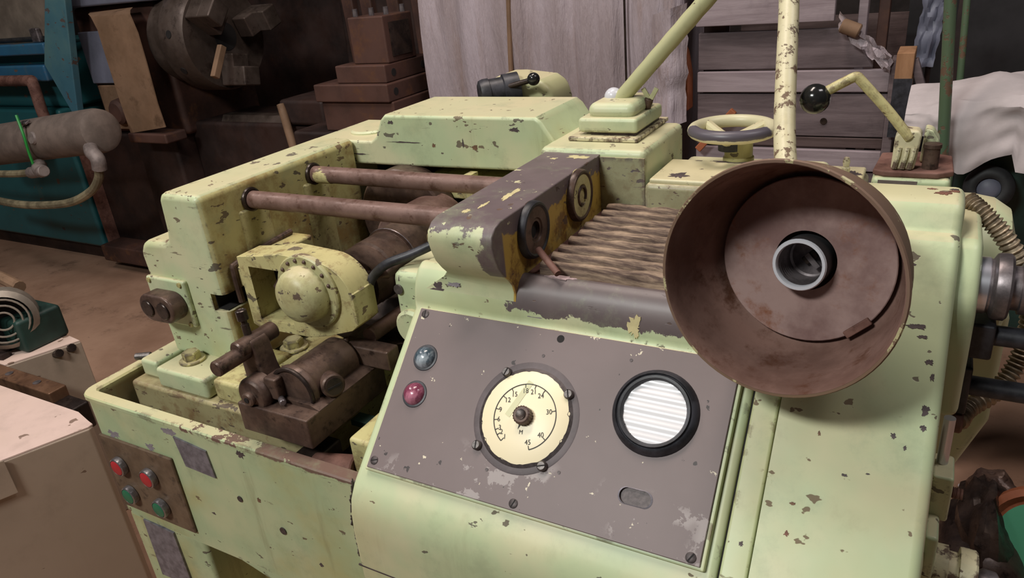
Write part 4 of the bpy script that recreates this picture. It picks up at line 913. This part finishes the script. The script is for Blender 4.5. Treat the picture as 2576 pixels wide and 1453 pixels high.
for x, y, a, b, m in ((-0.028, 0.596, 0.003, 0.002, 'chipdark'), (-0.067, 0.570, 0.003, 0.002, 'chipbrown'), (-0.068, 0.550, 0.0025, 0.003, 'chiprust'), (0.006, 0.628, 0.003, 0.003, 'chipdark'), (0.016, 0.622, 0.002, 0.003, 'chipdark'), (0.012, 0.706, 0.009, 0.003, 'chipdark'), (0.018, 0.699, 0.005, 0.002, 'chipdark'), (-0.018, 0.765, 0.010, 0.0018, 'chipdark'), (0.001, 0.752, 0.005, 0.002, 'chipdark'), (0.026, 0.682, 0.004, 0.003, 'chipdark'), (0.028, 0.649, 0.004, 0.006, 'chipdark'), (0.028, 0.637, 0.004, 0.003, 'chipdark'), (0.030, 0.672, 0.002, 0.004, 'chipdark'), (-0.01, 0.60, 0.002, 0.001, 'chipdark'), (-0.055, 0.62, 0.002, 0.003, 'chipbrown')):
    flake(onr(x, y), X_, PVv, a*0.8, b*0.8, m, seed=x*11+y*5)
for x, y, a, b in ((-0.1085, 0.585, 0.0035, 0.007), (-0.106, 0.545, 0.002, 0.003)):
    flake((x, y, 0.957+(y-0.520)*0.9342), X_, PVv, a, b, 'chipdark', seed=x*31+y)
flake((-0.353, 0.7025, 1.1537), X_, Y_, 0.022, 0.0045, 'chippink', seed=4, lift=0.0006)
flake((-0.255, 0.675, 1.1185), X_, (0, 0.25, 1), 0.008, 0.011, 'chipcream', seed=9, lift=0.0008)
flake((-0.38, 0.674, 1.110), X_, (0, 0.1, 1), 0.013, 0.003, 'primer', seed=5, lift=0.0008)
flake((-0.515, 0.6785, 1.128), X_, (0, 0.25, 1), 0.010, 0.0075, 'chipdark', seed=3, lift=0.001)
flake((-0.492, 0.679, 1.137), X_, (0, 0.2, 1), 0.010, 0.003, 'primer', seed=8, lift=0.0008)
for z, y in ((0.93, 0.5055), (0.915, 0.500), (0.895, 0.4955), (0.872, 0.495), (0.85, 0.495)):
    flake((-0.5540, y, z), (0, -1, 0), Z_, 0.006, 0.014, 'chipdark', seed=z*13, lift=0.0006)

# ------------------------------------------------------------------ surroundings
# old lathe -----------------------------------------------------------
LT = thing('lathe', 'old brown lathe with large open chuck and tan bent guard sheet', 'lathe', (-3.0, 2.8, 0))
build('pedestal', MB().box(-3.75, -3.43, 2.46, 3.05, 0, 0.835), 'brownd', LT, bevel=0.02)
build('pedestal', MB().box(-4.30, -3.76, 2.50, 3.05, 0, 0.80), 'brownd', LT, bevel=0.02)
build('bed', MB().box(-3.43, -2.42, 2.58, 3.0, 0.50, 0.86), 'brownd', LT, bevel=0.02)
build('bed_way', MB().prism([(2.60, 0.86), (2.70, 0.86), (2.68, 0.89), (2.62, 0.89)], 'x', -3.2, -2.42), 'chuck', LT)
build('chip_pan', MB().box(-4.24, -2.42, 2.36, 3.1, 0.06, 0.16), 'brownm', LT, bevel=0.01)
build('headstock', MB().box(-4.05, -3.38, 2.52, 3.05, 0.80, 1.46), 'brownm', LT, bevel=0.03)
build('headstock_lid', MB().box(-4.08, -3.30, 2.46, 3.08, 1.46, 1.53), 'bluegrey', LT, bevel=0.012)
build('gear_panel', MB().box(-4.01, -3.72, 2.49, 2.53, 1.075, 1.34), 'bluegrey', LT, bevel=0.006)
build('panel_seat', MB().box(-3.98, -3.72, 2.49, 2.53, 0.83, 1.065), 'tan', LT, bevel=0.006)
build('flange_boss', MB().lathe([(0, 0.05), (0.05, 0.05), (0.065, 0.035), (0.07, 0), (0, 0)], (-3.82, 2.49, 0.93), (0, -1, 0), 28), 'brownm', LT)
L_ = [(-3.80, 2.46, 1.432), (-3.725, 2.40, 1.428), (-3.65, 2.36, 1.416), (-3.613, 2.35, 1.355), (-3.613, 2.35, 1.234), (-3.609, 2.35, 1.02), (-3.600, 2.35, 0.848)]
R_ = [(-3.46, 2.46, 1.44), (-3.40, 2.40, 1.43), (-3.352, 2.36, 1.415), (-3.318, 2.35, 1.33), (-3.317, 2.35, 1.19), (-3.322, 2.35, 1.002), (-3.312, 2.35, 0.885)]
g = MB()
for off in (0.0, 0.006):
    g.add([(p[0], p[1]+off, p[2]) for q in zip(L_, R_) for p in q], [(2*i, 2*i+1, 2*i+3, 2*i+2) for i in range(6)])
g.add([(p[0], p[1]+o, p[2]) for p in L_ for o in (0, 0.006)], [(2*i, 2*i+1, 2*i+3, 2*i+2) for i in range(6)])
g.add([(p[0], p[1]+o, p[2]) for p in R_ for o in (0, 0.006)], [(2*i, 2*i+1, 2*i+3, 2*i+2) for i in range(6)])
build('guard_sheet', g, 'tan', LT)
build('oil_sump', MB().box(-3.62, -3.32, 2.34, 2.47, 0.80, 0.85), 'brownm', LT, bevel=0.01)
ch = build('chuck', MB().lathe([(0, 0), (0.19, 0), (0.205, 0.01), (0.21, 0.03), (0.21, 0.13), (0.215, 0.135), (0.215, 0.145), (0.245, 0.15), (0.250, 0.16), (0.250, 0.30), (0.240, 0.315), (0.065, 0.315), (0.065, 0.26), (0, 0.26)], (-3.36, 2.62, 1.27), (1, 0, 0), 56), 'chuck', LT)
build('chuck_bore', MB().cyl((-3.06, 2.62, 1.27), (-3.043, 2.62, 1.27), 0.066, 32), 'black', ch)
for a in (-100, 20, 140):
    d = Vector((0, math.cos(math.radians(a)), math.sin(math.radians(a)))); t = Vector((1, 0, 0)).cross(d); c0 = Vector((-3.045, 2.62, 1.27))
    j = MB().obox(c0 + d*0.155 + Vector((0.045, 0, 0)), (1, 0, 0), d, t, 0.09, 0.15, 0.10).obox(c0 + d*0.185 + Vector((0.12, 0, 0)), (1, 0, 0), d, t, 0.08, 0.09, 0.10)
    build('chuck_jaw', j, 'chuck', ch, bevel=0.008)
for a in (-150, -60, 60, 170):
    c, s = math.cos(math.radians(a)), math.sin(math.radians(a))
    build('key_hole', MB().cyl((-3.13, 2.62+0.2495*c, 1.27+0.2495*s), (-3.13, 2.62+0.2525*c, 1.27+0.2525*s), 0.018, 16), 'black', ch)
build('wood_wedge', MB().obox((-2.94, 2.455, 1.175), (0, 0.55, 0.85), (1, 0, 0), (0, 0.85, -0.55), 0.155, 0.03, 0.034), 'tan', LT, bevel=0.004)
build('carriage', MB().box(-2.72, -2.44, 2.55, 3.05, 0.86, 0.98), 'brownd', LT, bevel=0.02)
build('splash_rod', MB().cyl((-2.70, 2.55, 0.96), (-2.62, 2.50, 0.72), 0.02, 12), 'tan', LT)
cm = thing('machine_column', 'tall dark brown ribbed machine column behind the lathe chuck', 'column', (-2.5, 3.25, 0))
build('column_body', MB().prism([(-2.85, 0), (-2.10, 0), (-2.10, 2.4), (-2.78, 2.4)], 'y', 3.20, 3.6), 'brownd', cm, bevel=0.02)
for x in (-2.74, -2.62, -2.45, -2.30): build('column_rib', MB().prism([(x, 0.9), (x+0.07, 0.9), (x+0.03, 2.4), (x-0.05, 2.4)], 'y', 3.16, 3.21), 'brownm', cm, bevel=0.008)
pn = build('back_screen', MB().box(-5.2, -1.5, 3.7, 3.74, 0, 2.6), 'brownd'); tag(pn, 'dark brown sheet metal screen behind the lathe', 'screen')

# blue machine -----------------------------------------------------------
BL = thing('blue_machine', 'blue and teal machine cabinet with dusty guard window and grey cylinder', 'machine', (-5.0, 2.6, 0))
build('cabinet', MB().box(-6.6, -4.34, 2.44, 3.2, 0.10, 0.94), 'teal', BL, bevel=0.02)
build('plinth', MB().box(-6.6, -4.30, 2.50, 3.2, 0.0, 0.12), 'brownd', BL)
build('upper_body', MB().box(-6.6, -4.30, 2.50, 3.2, 0.94, 1.28), 'teal', BL, bevel=0.02)
build('blue_ledge', MB().box(-6.6, -4.30, 2.42, 2.52, 1.10, 1.19), 'blue', BL, bevel=0.012)
build('corner_post', MB().prism([(-4.30, 0.14), (-4.25, 0.14), (-4.25, 0.72), (-4.30, 0.72)], 'y', 2.45, 2.50), 'rust', BL)
fr = build('guard_frame', MB().obox((-5.25, 2.43, 1.275), (1, 0, 0), (0, 1, 0), (0, 0, 1), 2.10, 0.06, 0.06), 'blue', BL, bevel=0.01)
build('guard_stile', MB().cyl((-4.215, 2.44, 1.28), (-3.93, 2.50, 1.62), 0.014, 10), 'bluegrey', fr)
build('guard_pane', MB().prism([(-6.3, 1.305), (-4.235, 1.305), (-3.95, 1.70), (-6.3, 1.70)], 'y', 2.46, 2.475), 'pane', BL)
build('window_gasket', MB().cyl((-6.3, 2.455, 1.325), (-4.26, 2.455, 1.325), 0.012, 8), 'rubber', BL)
build('pane_clip', MB().box(-4.34, -4.27, 2.43, 2.458, 1.305, 1.38), 'steel', BL, bevel=0.008)
build('guard_arm', MB().prism([(-3.93, 1.60), (-3.78, 1.60), (-3.95, 1.15), (-4.02, 0.95), (-4.07, 0.94), (-4.18, 1.20)], 'y', 2.36, 2.40), 'bluearm', BL, bevel=0.006)
build('grab_rail', MB().tube([(-5.6, 2.36, 1.115), (-4.45, 2.36, 1.118), (-4.37, 2.36, 1.112), (-4.345, 2.36, 1.09), (-4.34, 2.36, 0.90), (-4.34, 2.44, 0.86)], 0.030, 12, 6), 'rust', BL)
cyb = build('grey_cylinder', MB().lathe([(0, 0), (0.104, 0), (0.109, 0.006), (0.109, 1.10), (0.102, 1.135), (0.080, 1.15), (0, 1.15)], (-4.66, 2.16, 0.79), (0.995, 0.0, 0.105), 40), 'cyl', BL)
build('cylinder_bracket', MB().box(-4.62, -4.50, 2.16, 2.45, 0.74, 0.84), 'dark', cyb)
build('cylinder_plug', MB().lathe([(0, 0.012), (0.028, 0.010), (0.034, 0), (0, 0)], (-3.955, 2.055, 0.885), (0.0, -0.9, 0.2), 20), 'fit', cyb)
build('cylinder_clip', MB().obox((-4.03, 2.08, 0.955), (1, 0, 0.1), (0, 1, 0.5), (0, -0.5, 1), 0.07, 0.03, 0.012), 'steel', cyb, bevel=0.003)
build('elbow_fitting', MB().tube([(-3.56, 2.10, 0.845), (-3.50, 2.06, 0.830), (-3.455, 2.05, 0.80), (-3.465, 2.05, 0.75)], 0.034, 12, 5), 'fit', cyb)
build('elbow_fitting', MB().tube([(-4.03, 2.08, 0.735), (-3.99, 2.05, 0.725), (-3.955, 2.04, 0.715)], 0.034, 12, 5), 'fit', cyb)
build('tee_fitting', MB().cyl((-4.08, 2.05, 0.70), (-3.93, 2.04, 0.72), 0.030, 14, 0.004), 'fit', cyb)
build('hose', MB().tube([(-3.465, 2.05, 0.77), (-3.50, 2.05, 0.70), (-3.60, 2.05, 0.63), (-3.80, 2.05, 0.56), (-4.05, 2.05, 0.525), (-4.35, 2.05, 0.51), (-4.75, 2.05, 0.53)], 0.021, 10, 8), 'hose', BL)
build('hose', MB().tube([(-4.03, 2.05, 0.705), (-4.25, 2.05, 0.685), (-4.6, 2.05, 0.67), (-5.0, 2.05, 0.67)], 0.019, 10, 8), 'hose', BL)
build('plastic_strap', MB().tube([(-4.01, 2.04, 0.735), (-4.0, 2.035, 0.82), (-3.99, 2.035, 0.90), (-4.02, 2.05, 1.0)], 0.007, 6, 5), 'tie', BL, label='bright green plastic strap')

# neighbouring low machine, lower left ----------------------------------------
NB = thing('low_machine_bed', 'low beige machine bed with pinkish chipped top and brown rail beside the tray', 'machine', (-2.3, 0.6, 0))
tp = [(-1.900, 0.10), (-1.675, 0.594), (-1.612, 0.732), (-1.618, 0.745), (-1.640, 0.750), (-1.70, 0.765), (-2.7, 0.765), (-2.7, 0.10)]
build('bed_box', MB().prism(tp, 'z', 0.0, 0.597), 'beige', NB, bevel=0.004)
build('top_sheet', MB().prism([(x-0.002*(i % 3), y) for i, (x, y) in enumerate(tp)], 'z', 0.5975, 0.601), 'pink', NB)
build('side_plate', MB().prism([(-1.672, 0.574), (-1.681, 0.570), (-1.90, 0.090), (-1.888, 0.085)], 'z', 0.515, 0.606), 'beige', NB, bevel=0.003)
build('rear_box', MB().prism([(-2.155, 0.833), (-2.080, 1.012), (-2.7, 1.10), (-2.7, 0.833)], 'z', 0.0, 0.597), 'beige', NB, bevel=0.004)
build('top_sheet', MB().prism([(-2.157, 0.836), (-2.083, 1.010), (-2.7, 1.09), (-2.7, 0.836)], 'z', 0.5975, 0.601), 'pink', NB)
rl = build('rail', MB().box(-2.7, -1.86, 0.785, 0.832, 0.55, 0.605), 'rail', NB, bevel=0.004)
build('rail_base', MB().box(-2.7, -1.78, 0.762, 0.832, 0.50, 0.575), 'dark', NB, bevel=0.006)
for x in (-2.08, -1.95): build('rail_screw', MB().cyl((x, 0.808, 0.604), (x, 0.808, 0.607), 0.010, 14), 'steel', rl)
for p in ((-2.12, 0.95), (-2.115, 0.985)): build('stud', MB().cyl((p[0], p[1], 0.58), (p[0]+0.03, p[1], 0.59), 0.012, 10), 'dark', NB)
mo = build('motor_block', MB().box(-2.30, -2.155, 0.90, 1.03, 0.60, 0.70), 'dkgreen', NB, bevel=0.012)
fc = build('fan_cover', MB().lathe([(0.075, -0.03), (0.085, 0.0), (0.085, 0.05), (0.07, 0.065)], (-2.24, 0.92, 0.70), (0.85, -0.5, 0.1), 32, cap=False), 'cage', NB)
for r in (0.025, 0.045, 0.062): build('fan_grille', MB().torus(Vector((-2.24, 0.92, 0.70))+Vector((0.85, -0.5, 0.1)).normalized()*0.064, (0.85, -0.5, 0.1), r, 0.003, 28, 6), 'cage', fc)
build('fan_back', MB().cyl((-2.26, 0.93, 0.70), (-2.235, 0.917, 0.70), 0.078, 28), 'black', fc)
build('pipe_handle', MB().tube([(-2.62, 1.03, 0.765), (-2.42, 1.02, 0.755), (-2.30, 1.01, 0.742)], 0.018, 10, 6), 'tan', NB)
build('drive_arm', MB().obox((-2.40, 0.99, 0.68), (0.8, 0.1, -0.6), (0, 1, 0), (0.6, 0, 0.8), 0.22, 0.05, 0.05), 'brownd', NB, bevel=0.01)
for i in range(14):
    x = -2.60+random.random()*0.40; y = 0.85+random.random()*0.13
    if y < 0.84+(x+2.155)*2.4+0.02 and x > -2.155: continue
    s = 0.008+random.random()*0.012
    build('scrap_bit', MB().obox((x, y, 0.60+s*0.4), (1, random.random(), 0), (-random.random(), 1, 0), (0, 0, 1), s*2, s*1.2, s), 'brownd', NB)

# stacked steel blocks ----------------------------------------------------------
st = thing('steel_pedestal', 'dark brown pedestal under the stack of steel blocks', 'pedestal', (-1.9, 2.4, 0))
build('pedestal_body', MB().box(-2.28, -1.78, 2.18, 2.60, 0.03, 0.93), 'brownd', st, bevel=0.015)
build('pedestal_foot', MB().box(-2.30, -1.77, 2.15, 2.63, 0.0, 0.05), 'brownd', st, bevel=0.01)
def blk(x0, x1, y0, y1, z0, z1, lab, extra=None):
    o = thing('steel_block', lab, 'block', ((x0+x1)/2, (y0+y1)/2, z0), 'stacked steel blocks')
    build('block_body', MB().box(x0, x1, y0, y1, z0, z1), 'brownm', o, bevel=0.006)
    for yy in (y0+0.05, y1-0.05): build('lifting_hole', MB().cyl((x1-0.001, yy, (z0+z1)/2), (x1+0.001, yy, (z0+z1)/2), min(0.014, (z1-z0)*0.22), 14), 'black', o)
    return o
blk(-2.11, -1.755, 2.205, 2.50, 0.93, 1.045, 'lowest wide brown steel block of the stack')
blk(-2.125, -1.762, 2.19, 2.52, 1.045, 1.112, 'wide brown steel slab second from the bottom of the stack')
blk(-2.015, -1.775, 2.21, 2.50, 1.112, 1.178, 'narrower brown steel slab under the tall top block')
tb = blk(-1.940, -1.775, 2.24, 2.42, 1.178, 1.345, 'tall cube-like brown steel block on top of the stack')
build('clamp_slot', MB().box(-1.776, -1.770, 2.27, 2.39, 1.20, 1.32), 'dark', tb)
for x, y in ((-1.92, 2.27), (-1.86, 2.29), (-1.80, 2.30), (-1.80, 2.40)): build('clamp_screw', MB().cyl((x, y, 1.345), (x, y, 1.372), 0.010, 10), 'steel', tb)

# sheet-wrapped load ----------------------------------------------------------
def wrap():
    mb = MB(); n = 330; nz = 34; x0, x1, y0, y1 = -1.70, -0.735, 2.38, 3.0; per = []
    cs = [(x0, y0), (x1, y0), (x1, y1), (x0, y1)]; seg = [(a, b) for a, b in zip(cs, cs[1:]+cs[:1])]; Ls = [math.dist(a, b) for a, b in seg]; T = sum(Ls)
    vs = []
    for j in range(nz+1):
        z = 0.55 + 1.35*j/nz
        for i in range(n):
            t = i/n*T; k = 0
            while t > Ls[k]: t -= Ls[k]; k += 1
            a, b = seg[k]; f = t/Ls[k]; p = Vector((a[0]+(b[0]-a[0])*f, a[1]+(b[1]-a[1])*f, z))
            nr = Vector((b[1]-a[1], -(b[0]-a[0]), 0)).normalized(); u = i/n*T
            fold = 0.030*noise.noise((u*9, z*0.7, 1)) + 0.018*noise.noise((u*22, z*1.1, 5)) + 0.02*noise.noise((u*3, z*1.6, 9))
            sag = 0.018*math.sin((z-0.9)*5)
            p += nr*(fold+sag)
            if j == 0: p.z += 0.10*noise.noise((u*6, 0, 3))
            vs.append(p)
    fs = [(j*n+i, j*n+(i+1) % n, (j+1)*n+(i+1) % n, (j+1)*n+i) for j in range(nz) for i in range(n)] + [tuple(nz*n+i for i in range(n))]
    return mb.add(vs, fs)
wp = thing('wrapped_load', 'tall load wrapped in a dusty lilac-grey sheet behind the machine', 'wrapped load', (-1.22, 2.7, 0))
build('wrapping_sheet', wrap(), 'tarp', wp, sharp=80)
build('load_base', MB().box(-1.66, -0.80, 2.45, 2.95, 0.0, 0.75), 'brownd', wp, bevel=0.02)
build('sheet_strap', MB().tube([(-1.335, 2.352, 0.70), (-1.325, 2.348, 1.1), (-1.30, 2.350, 1.5), (-1.29, 2.36, 1.8)], 0.009, 8, 6), 'tan', wp)
build('sheet_strap', MB().tube([(-0.895, 2.352, 0.70), (-0.893, 2.348, 1.1), (-0.892, 2.350, 1.8)], 0.004, 8, 6), 'dark', wp)
build('torn_edge', MB().grid(lambda u, v: (-0.80+u*0.11+0.015*noise.noise((v*8, 0, 2)), 2.345-0.03*math.sin(u*PI)+0.012*noise.noise((u*4, v*5, 1)), 0.93+v*0.36+0.03*u), 8, 14), 'tarp', wp)
build('exposed_corner', MB().prism([(-0.742, 0.99), (-0.690, 0.99), (-0.690, 1.10), (-0.702, 1.17), (-0.715, 1.20), (-0.742, 1.20)], 'y', 2.36, 2.42), 'orange', wp, bevel=0.006)

# wooden crate, board by board ----------------------------------------------------
CR = thing('wooden_crate', 'weathered plank crate standing behind the handwheel', 'crate', (-0.4, 2.65, 0))
rows = [(0.30, 0.42, 'cratewood', 0), (0.43, 0.55, 'cratedark', 0), (0.56, 0.67, 'cratewood', 0), (0.68, 0.80, 'cratewood', 0), (0.806, 0.868, 'cratewood2', -0.012), (0.874, 0.905, 'cratedark', 0.0), (0.908, 1.036, 'cratewood', 0), (1.042, 1.105, 'cratewood2', -0.006), (1.110, 1.222, 'cratewood', 0.004), (1.245, 1.45, 'cratewood2', -0.03)]
for i, (z0, z1, m, dy) in enumerate(rows):
    x1 = -0.118 if z1 < 1.11 else (-0.165 if z1 < 1.24 else -0.275)
    bd = MB()
    prof = [(-0.672, z0), (x1, z0), (x1 - (0.07 if 1.15 < z1 < 1.24 else 0), z1), (-0.672, z1)]
    build('board', bd.prism(prof, 'y', 2.405+dy, 2.43+dy), m, CR, bevel=0.003)
for x in (-0.66,): build('batten', MB().box(x, x+0.07, 2.425, 2.47, 0.02, 1.44), 'cratedark', CR, bevel=0.003)
build('corner_post', MB().box(-0.118, -0.092, 2.385, 2.47, 0.02, 1.135), 'cratewood', CR, bevel=0.003)
build('skid', MB().box(-0.67, -0.09, 2.40, 2.50, 0.0, 0.09), 'cratedark', CR, bevel=0.004)
build('skid', MB().box(-0.67, -0.09, 2.9, 3.0, 0.0, 0.09), 'cratedark', CR, bevel=0.004)
for z0 in (0.3, 0.5, 0.7, 0.9): build('side_board', MB().box(-0.112, -0.09, 2.47, 3.0, z0, z0+0.185), 'cratedark', CR, bevel=0.003)
build('back_panel', MB().box(-0.67, -0.11, 2.98, 3.0, 0.09, 1.2), 'cratedark', CR)
build('crate_floor', MB().box(-0.67, -0.11, 2.43, 2.98, 0.09, 0.12), 'cratedark', CR)
build('nail', MB().cyl((-0.285, 2.405, 0.955), (-0.285, 2.402, 0.955), 0.010, 12), 'dark', CR)
build('torn_lining', MB().grid(lambda u, v: (-0.262+u*0.145+0.01*noise.noise((v*5, u*5, 7)), 2.375+0.02*noise.noise((u*6, v*6, 1)), 1.222-u*0.125+v*0.050+0.014*noise.noise((u*9, v*3, 4))), 14, 6), 'tarp', CR)
build('lining_roll', MB().cyl((-0.255, 2.37, 1.235), (-0.205, 2.37, 1.215), 0.020, 12, 0.004), 'tan', CR)
wb_ = build('wood_block', MB().box(-0.105, -0.060, 2.37, 2.50, 1.0, 1.155), 'orangewood', CR, bevel=0.003)
build('block_side', MB().box(-0.106, -0.058, 2.366, 2.372, 0.92, 1.085), 'blackpaint', CR)
build('wood_strut', MB().obox((-0.022, 2.40, 1.02), (0.35, 0, -1), (0, 1, 0), (1, 0, 0.35), 0.24, 0.03, 0.022), 'cratewood', CR, bevel=0.002)
build('post_rear', MB().box(-0.175, -0.145, 2.55, 2.60, 0.1, 1.6), 'brownm', CR, bevel=0.003)
build('post_rear', MB().box(-0.225, -0.200, 2.50, 2.55, 0.1, 1.6), 'cratewood2', CR, bevel=0.003)
sh = build('orange_splinter', MB().obox((-0.60, 2.36, 0.93), (0.66, 0, 0.75), (0, 1, 0), (-0.75, 0, 0.66), 0.17, 0.02, 0.022), 'orange', CR, bevel=0.003)

# right-hand background -------------------------------------------------------------
for nm, x0, x1, y, lab in (('green_pipe', 0.002, 0.118, 1.93, 'thick green chipped pipe standing in front of the cloth'), ('green_pipe', 0.040, 0.12, 2.45, 'thinner green pipe just behind the thick green pipe')):
    P = Vector((x1, y, 0)); Q = Vector((x0 - (x1-x0)*0.25, y, 1.7))
    o = thing(nm, lab, 'pipe', P, 'green pipes')
    build('pipe_tube', MB().tube([tuple(P), tuple(P.lerp(Q, 0.5)), tuple(Q)], 0.0125 if y < 2 else 0.009, 14, 6), 'greenpipe', o)
    build('pipe_foot', MB().lathe([(0, 0.012), (0.04, 0.010), (0.045, 0), (0, 0)], P, (0, 0, 1), 20), 'greenpipe', o)
CM = thing('covered_trolley', 'small machine on wheels draped with a white dust cloth', 'trolley', (0.22, 2.15, 0))
build('trolley_body', MB().box(0.07, 0.62, 2.06, 2.24, 0.45, 1.02), 'dkgreen', CM, bevel=0.02)
for x, y in ((0.10, 2.1), (0.58, 2.1), (0.10, 2.2), (0.58, 2.2)): build('trolley_leg', MB().box(x-0.02, x+0.02, y-0.02, y+0.02, 0, 0.47), 'dkgreen', CM)
def clothf(u, v):
    x = -0.055 + u*0.75
    top = 1.075 + 0.045*math.sin(min(1, u*2.2)*PI*0.5) + 0.012*noise.noise((u*7, 0, 2))
    bot = 0.985 + 0.025*noise.noise((u*9, 1, 7)) - 0.06*math.exp(-((u-0.17)/0.06)**2) + (0.05 if u < 0.07 else 0) - 0.04*(u > 0.30)
    if v < 0.55:
        t = v/0.55; z = bot + (top-bot)*math.sin(t*PI/2); y = 1.965 + 0.07*t*t*0.6
    else:
        t = (v-0.55)/0.45; z = top + 0.02*math.sin(t*PI); y = 2.007 + t*0.28
    w = 0.022*noise.noise((u*8+z*5, v*4, 3)) + 0.010*noise.noise((u*20-z*14, v*9, 5))
    return (x, y + w*(1 if v < 0.75 else 0.3), z + w*0.5*(v > 0.35))
cl_ = build('dust_cloth', MB().grid(clothf, 60, 40), 'cloth', CM, sharp=80)
wh = build('trolley_wheel', MB().lathe([(0.024, -0.004), (0.026, 0.010), (0.034, 0.013), (0.046, 0.010), (0.053, 0.002), (0.054, -0.03), (0, -0.03)], (0.140, 2.0, 0.893), (-0.05, -1, 0.2), 32), 'rubber', CM)
build('wheel_cap', MB().lathe([(0, 0.010), (0.018, 0.008), (0.025, 0.002), (0, 0.0)], (0.140, 2.0, 0.893), (-0.05, -1, 0.2), 28), 'bluegrey', wh)
rg = build('grey_rag', MB().grid(lambda u, v: (-0.062+u*0.065*(0.5+0.5*v)+0.03*(1-v)*(u-0.5)+0.008*noise.noise((v*7, u*3, 1)), 2.62+0.02*noise.noise((u*5, v*4, 2)), 1.075+v*0.21), 10, 16), 'bluegrey'); tag(rg, 'pale grey torn rag hanging behind the crate', 'rag')
hb = thing('rag_rail', 'dark rail carrying the grey rag', 'rail', (0.0, 2.65, 0)); build('rail_upright', MB().box(-0.035, -0.02, 2.64, 2.67, 0, 1.32), 'brownd', hb); build('rail_upright', MB().box(0.03, 0.05, 2.64, 2.67, 0, 1.32), 'brownd', hb); build('rail_bar', MB().box(-0.036, 0.05, 2.64, 2.67, 1.27, 1.30), 'brownd', hb)
ds = build('dark_screen', MB().box(-0.12, 2.2, 3.2, 3.24, 0, 2.4), 'walldark'); tag(ds, 'dark panel screen behind the dust cloth', 'screen')
# motor and pulley on the floor ------------------------------------------------------
EM = thing('electric_motor', 'greasy dark motor with orange-rimmed mint pulley on the floor', 'motor', (0.25, 1.6, 0))
def lump(c, sx, sy, sz, seed):
    mb = MB(); prof = 14; vs = []
    for j in range(prof+1):
        t = PI*j/prof
        for i in range(22):
            a = 2*PI*i/22; d = Vector((math.sin(t)*math.cos(a), math.sin(t)*math.sin(a), math.cos(t)))
            k = 1+0.28*noise.noise((d*2.2+Vector((seed, 0, 0))))+0.12*noise.noise(d*5+Vector((0, seed, 0)))
            vs.append(Vector(c)+Vector((d.x*sx, d.y*sy, d.z*sz))*k)
    return mb.add(vs, [(j*22+i, (j+1)*22+i, (j+1)*22+(i+1) % 22, j*22+(i+1) % 22) for j in range(prof) for i in range(22)])
build('motor_housing', MB().lathe([(0, 0), (0.07, 0), (0.085, 0.015), (0.09, 0.04), (0.09, 0.20), (0.075, 0.225), (0.03, 0.23), (0, 0.23)], (0.215, 1.45, 0.16), (0.0, 1, 0.1), 28), 'dark', EM)
build('gear_case', lump((0.215, 1.60, 0.17), 0.065, 0.16, 0.15, 3), 'dark', EM)
build('terminal_box', lump((0.235, 1.68, 0.27), 0.05, 0.05, 0.045, 8), 'oily', EM)
build('motor_base', MB().box(0.12, 0.32, 1.42, 1.78, 0, 0.06), 'brownd', EM, bevel=0.008)
pu = build('pulley_rim', MB().lathe([(0.088, 0.02), (0.099, 0.03), (0.114, 0.025), (0.118, 0.0), (0.114, -0.03), (0, -0.03)], (0.322, 1.555, 0.255), (-0.28, -0.85, 0.45), 44), 'orange', EM)
build('pulley_face', MB().lathe([(0, 0.022), (0.082, 0.020), (0.090, 0.012), (0, 0.01)], (0.322, 1.555, 0.255), (-0.28, -0.85, 0.45), 40), 'mint', pu)
ps = build('paper_scrap', MB().grid(lambda u, v: (0.20+u*0.22+0.01*noise.noise((v*6, 1, 1)), 1.88+v*0.16+0.02*noise.noise((u*8, 2, 1)), 0.004+0.01*abs(noise.noise((u*4, v*4, 3)))), 14, 10), 'cloth'); tag(ps, 'crumpled white paper scrap on the floor behind the motor', 'paper')
